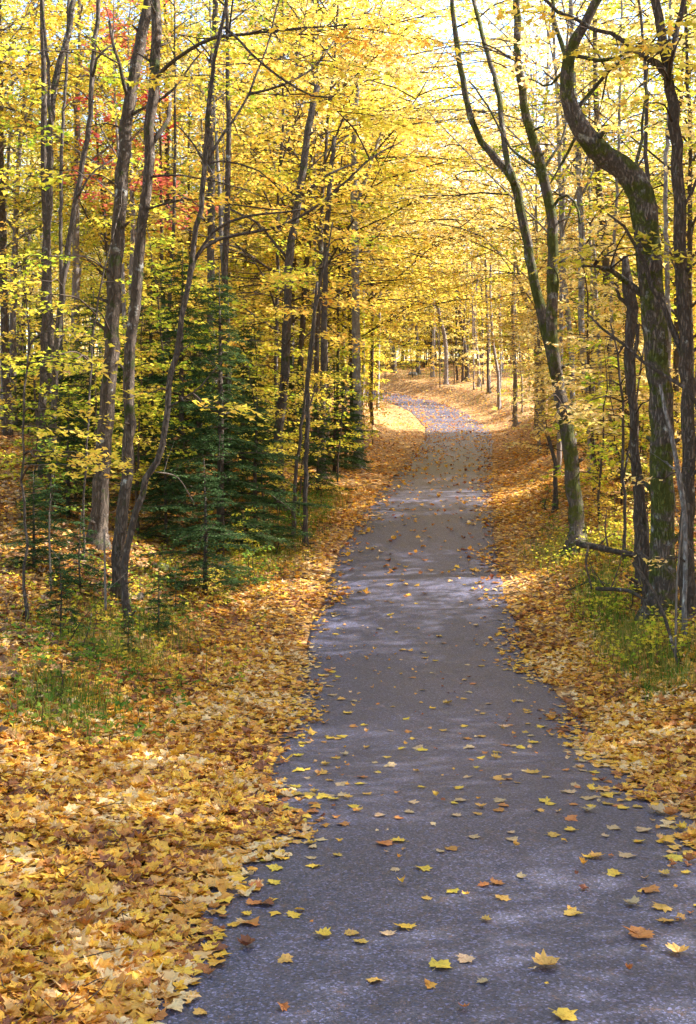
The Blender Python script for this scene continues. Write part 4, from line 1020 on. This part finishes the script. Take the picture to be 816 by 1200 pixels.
stick('fallen_log', 'dark weathered log lying level between the split maple and the crooked maple', a, b, 0.055, 'bark_dark', .02, twigs=3)
stick('dead_stick', 'pale dead limb slanting down the right bank below the log', P(743, 660, 14.6), P(795, 778, 12.2), 0.026, 'bark', .05, 'branch', 3)
stick('dead_stick', 'thin curved whitish stem rising at the right edge of the bank', P(792, 770, 12.3), P(801, 600, 12.3), 0.014, 'twig_pale', .03, 'branch', 4)
stick('dead_stick', 'broken brown branch lying against the foot of the crooked maple', P(700, 690, 15.8), P(760, 706, 14.6), 0.03, 'bark_dark', .05, 'branch', 5)
stick('dead_stick', 'short stick leaning under the fallen log', P(690, 640, 18.3), P(694, 690, 16.4), 0.02, 'bark', .04, 'branch', 2)
stick('dead_stick', 'pale upright dead stick on the left bank below the pair of trunks', P(124, 715, 13.2), P(122, 620, 13.2), 0.016, 'twig_pale', .01, 'branch', 2)
stick('dead_stick', 'pale upright dead stick close to the left edge', P(60, 690, 14.0), P(58, 600, 14.0), 0.014, 'twig_pale', .01, 'branch', 2)
stick('dead_stick', 'thin arching twig hanging before the dark conifer', P(183, 553, 15), P(228, 590, 15.5), 0.009, 'twig_pale', .01, 'branch', 1, bend=np.array([0, 0, .15]))

def rock(name, label, px, py, size, mat, sq=.6):
    h = hit(px, py); mb = MB(); k = 10; rg = np.random.default_rng(int(px))
    th = np.linspace(0, math.pi, k)[:, None]; ph = np.linspace(0, 2*math.pi, 14, endpoint=False)[None]
    rr = 1+.16*np.sin(3*th+px)*np.cos(2*ph+px)+.1*np.cos(5*ph+th*4)+rg.normal(0, .03, (k, 14))
    v = np.stack([rr*np.sin(th)*np.cos(ph), rr*np.sin(th)*np.sin(ph), rr*np.cos(th)*sq+0*ph], -1)*size
    i = np.arange(k-1)[:, None]*14; j = np.arange(14)[None]; j2 = (j+1) % 14
    mb.add(v.reshape(-1, 3), np.stack([i+j, i+14+j, i+14+j2, i+j2], -1).reshape(-1, 4), 0, True)
    o = obj(name, mb.mesh(name, [mat]), label=label, category='rock'); o.location = h+[0, 0, size*.15]
rock('mossy_stone', 'dark mossy stone half buried on the bank right of the tree pair', 187, 668, .14, 'bark_moss')
rock('mossy_stone', 'low dark stone in the leaves below the other stone', 160, 702, .12, 'bark_dark')
rock('pale_stone', 'small pale stone at the crest beyond the bend', 484, 440, .35, 'bark_grey', .5)

# fallen boughs on the forest floor
for k, (px, py, L, a_) in enumerate([(95, 700, 1.1, .4), (230, 668, .9, 2.6), (60, 760, .8, 1.1), (300, 640, 1.0, .2), (720, 690, .9, 2.2), (700, 655, .8, .9), (150, 690, 1.3, 2.9), (640, 600, 1.1, 1.4), (755, 735, .7, .5), (350, 560, 1.3, 2.4), (610, 500, 2, .3), (260, 690, .6, 1.9)]):
    h = hit(px, py); e = h+np.array([math.cos(a_)*L, math.sin(a_)*L, 0]); e[2] = float(surf(e[0], e[1]))
    if abs(float(sideways(h[0], h[1])))-HW < .5: continue
    stick('fallen_bough', f'bare {"crooked" if k % 2 else "forked"} brown bough on the leaves {"beside" if py > 640 else "beyond"} {next(n for lim, n in LM if px < lim)}', h+[0, 0, .04], e+[0, 0, .05], .016+.004*(k % 3), 'bark', .06, 'branch', 5, 'fallen boughs on the forest floor')

# grass and weeds
def grass(name, label, patches, n, hgt, seed, mats=('grass',)):
    rng = np.random.default_rng(seed); V = []; Fq = []; 
    X = []; Y = []
    for px, py, rx, ry, wgt in patches:
        h = hit(px, py); k = int(n*wgt)
        X.append(h[0]+rng.normal(0, rx, k)); Y.append(h[1]+rng.normal(0, ry, k))
    x = np.concatenate(X); y = np.concatenate(Y)
    ok = np.abs(sideways(x, y))-HW > .35; x, y = x[ok], y[ok]; m = len(x); z = ground(x, y)-.01
    a = rng.uniform(0, 6.28, m); L = hgt*rng.uniform(.4, 1.2, m); be = rng.uniform(.1, .8, m); wd = rng.uniform(.003, .007, m)
    d = np.stack([np.cos(a), np.sin(a), 0*a], -1); s_ = np.stack([-np.sin(a), np.cos(a), 0*a], -1)
    b = np.stack([x, y, z], -1); rows = []
    for t in (0, .4, .75, 1.0):
        c = b+d*(be*L*t**2*.8)[:, None]+np.array([0, 0, 1])*(L*(t-.28*be*t**2))[:, None]
        ww = (wd*(1-t*.9))[:, None]; rows += [c-s_*ww, c+s_*ww]
    V = np.stack(rows, 1)
    f = np.array([(0, 1, 3, 2), (2, 3, 5, 4), (4, 5, 7, 6)])
    Fq = f[None]+(np.arange(m)*8)[:, None, None]
    mb = MB(); mb.add(V.reshape(-1, 3), Fq.reshape(-1, 4))
    return obj(name, mb.mesh(name, list(mats)), kind='stuff', label=label, category='grass')
grass('grass', 'yellowing green grass on the left bank', [(125,765,.38,.45,.34),(160,738,.4,.5,.3),(85,820,.25,.35,.2),(60,850,.2,.3,.08),(185,715,.3,.4,.08)], 2800, .26, 31)
grass('grass', 'fresh green grass on the right bank below the log', [(705,715,.16,.6,.25),(740,750,.22,.5,.35),(770,775,.25,.4,.2),(700,690,.15,.4,.1),(790,800,.2,.3,.12)], 3600, .24, 32)
grass('grass', 'weedy green verge below the black pole on the left', [(350,605,.4,1.2,.4),(320,640,.4,1.0,.3),(380,585,.3,1.2,.2),(290,655,.4,.9,.2)], 4200, .22, 33)
grass('grass', 'thin weeds around the foot of the split maple', [(650,648,.3,.7,.4),(715,640,.4,.9,.5),(740,670,.3,.5,.2)], 1800, .25, 34)
grass('grass', 'pale grass on the crest by the bend', [(500,440,2,3,.4),(590,462,2,3,.4)], 1500, .5, 35)

# low leafy undergrowth on the banks
def under(name, label, patches, n, seed, leaf, size, hgt):
    rng = np.random.default_rng(seed); mb = MB(); lv = Leaves()
    for px, py, rx, ry, wgt in patches:
        h = hit(px, py)
        for k in range(int(n*wgt)):
            x, y = h[0]+rng.normal(0, rx), h[1]+rng.normal(0, ry)
            if abs(float(sideways(x, y)))-HW < .5: continue
            z = float(ground(x, y)); H = hgt*rng.uniform(.4, 1.3)
            top_ = np.array([x+rng.normal(0, .06), y+rng.normal(0, .06), z+H])
            mb.tube(np.array([(x, y, z-.02), top_]), [.003, .002], 3, mi=1, cap=False)
            m = int(rng.integers(5, 12)); t = rng.uniform(.35, 1, m)[:, None]
            pp = np.array([x, y, z])+(top_-[x, y, z])*t+rng.normal(0, .06, (m, 3))*[1, 1, .4]
            nr = rng.normal(0, .4, (m, 3)); nr[:, 2] = 1; lv.add(pp, nr, rng.uniform(0, 6.28, m), size*rng.uniform(.6, 1.2, m))
    lv.flush(mb, T_MID, rng)
    return obj(name, mb.mesh(name, [leaf, 'twig']), kind='stuff', label=label, category='undergrowth')
under('undergrowth', 'green weeds and seedlings on the shaded left bank', [(100,790,.6,.9,.25),(70,860,.3,.4,.1),(180,700,.6,1.0,.2),(230,660,.8,1.2,.2),(310,620,.7,1.5,.25),(355,590,.4,1.3,.2)], 420, 51, 'leaf_green', .065, .2)
under('undergrowth', 'yellowing weeds scattered on the left bank', [(120,760,.8,1,.3),(60,700,.8,1,.2),(220,680,.7,1,.25),(270,650,.7,1.2,.25)], 260, 52, 'leaf_lime', .06, .25)
under('undergrowth', 'yellow and green weeds along the right bank', [(700,640,.5,1.2,.3),(740,640,.6,1.,.3),(720,720,.3,.6,.2),(770,760,.3,.5,.2)], 330, 53, 'leaf_lime', .065, .3)

# look-alikes that one can tell apart by their order get it in their label
by = {}
for o in scene.collection.objects:
    if o.parent is None and 'label' in o.keys() and 'category' in o.keys() and 'kind' not in o.keys(): by.setdefault(o['label'], []).append(o)
for lb, os_ in by.items():
    if not 2 <= len(os_) <= 8 or 'outside' in lb: continue
    leaf = os_[0].name.startswith('fallen')
    os_.sort(key=lambda o: o.location.y if leaf else o.location.x/max(1, o.location.y))
    words = {2: ('nearer', 'farther'), 3: ('nearest', 'middle', 'farthest'), 4: ('nearest', 'second', 'third', 'farthest'), 5: ('nearest', 'second', 'third', 'fourth', 'farthest'), 6: ('nearest', 'second', 'third', 'fourth', 'fifth', 'farthest')}.get(len(os_), ('nearest', 'second', 'third', 'fourth', 'fifth', 'sixth', 'seventh', 'eighth')) if leaf else \
            {2: ('left-hand', 'right-hand'), 3: ('leftmost', 'middle', 'rightmost'), 4: ('leftmost', 'second', 'third', 'rightmost'), 5: ('leftmost', 'second', 'third', 'fourth', 'rightmost'), 6: ('leftmost', 'second', 'third', 'fourth', 'fifth', 'rightmost')}.get(len(os_), ('leftmost', 'second', 'third', 'fourth', 'fifth', 'sixth', 'seventh', 'eighth'))
    for o, wd in zip(os_, words): o['label'] = wd+' '+lb
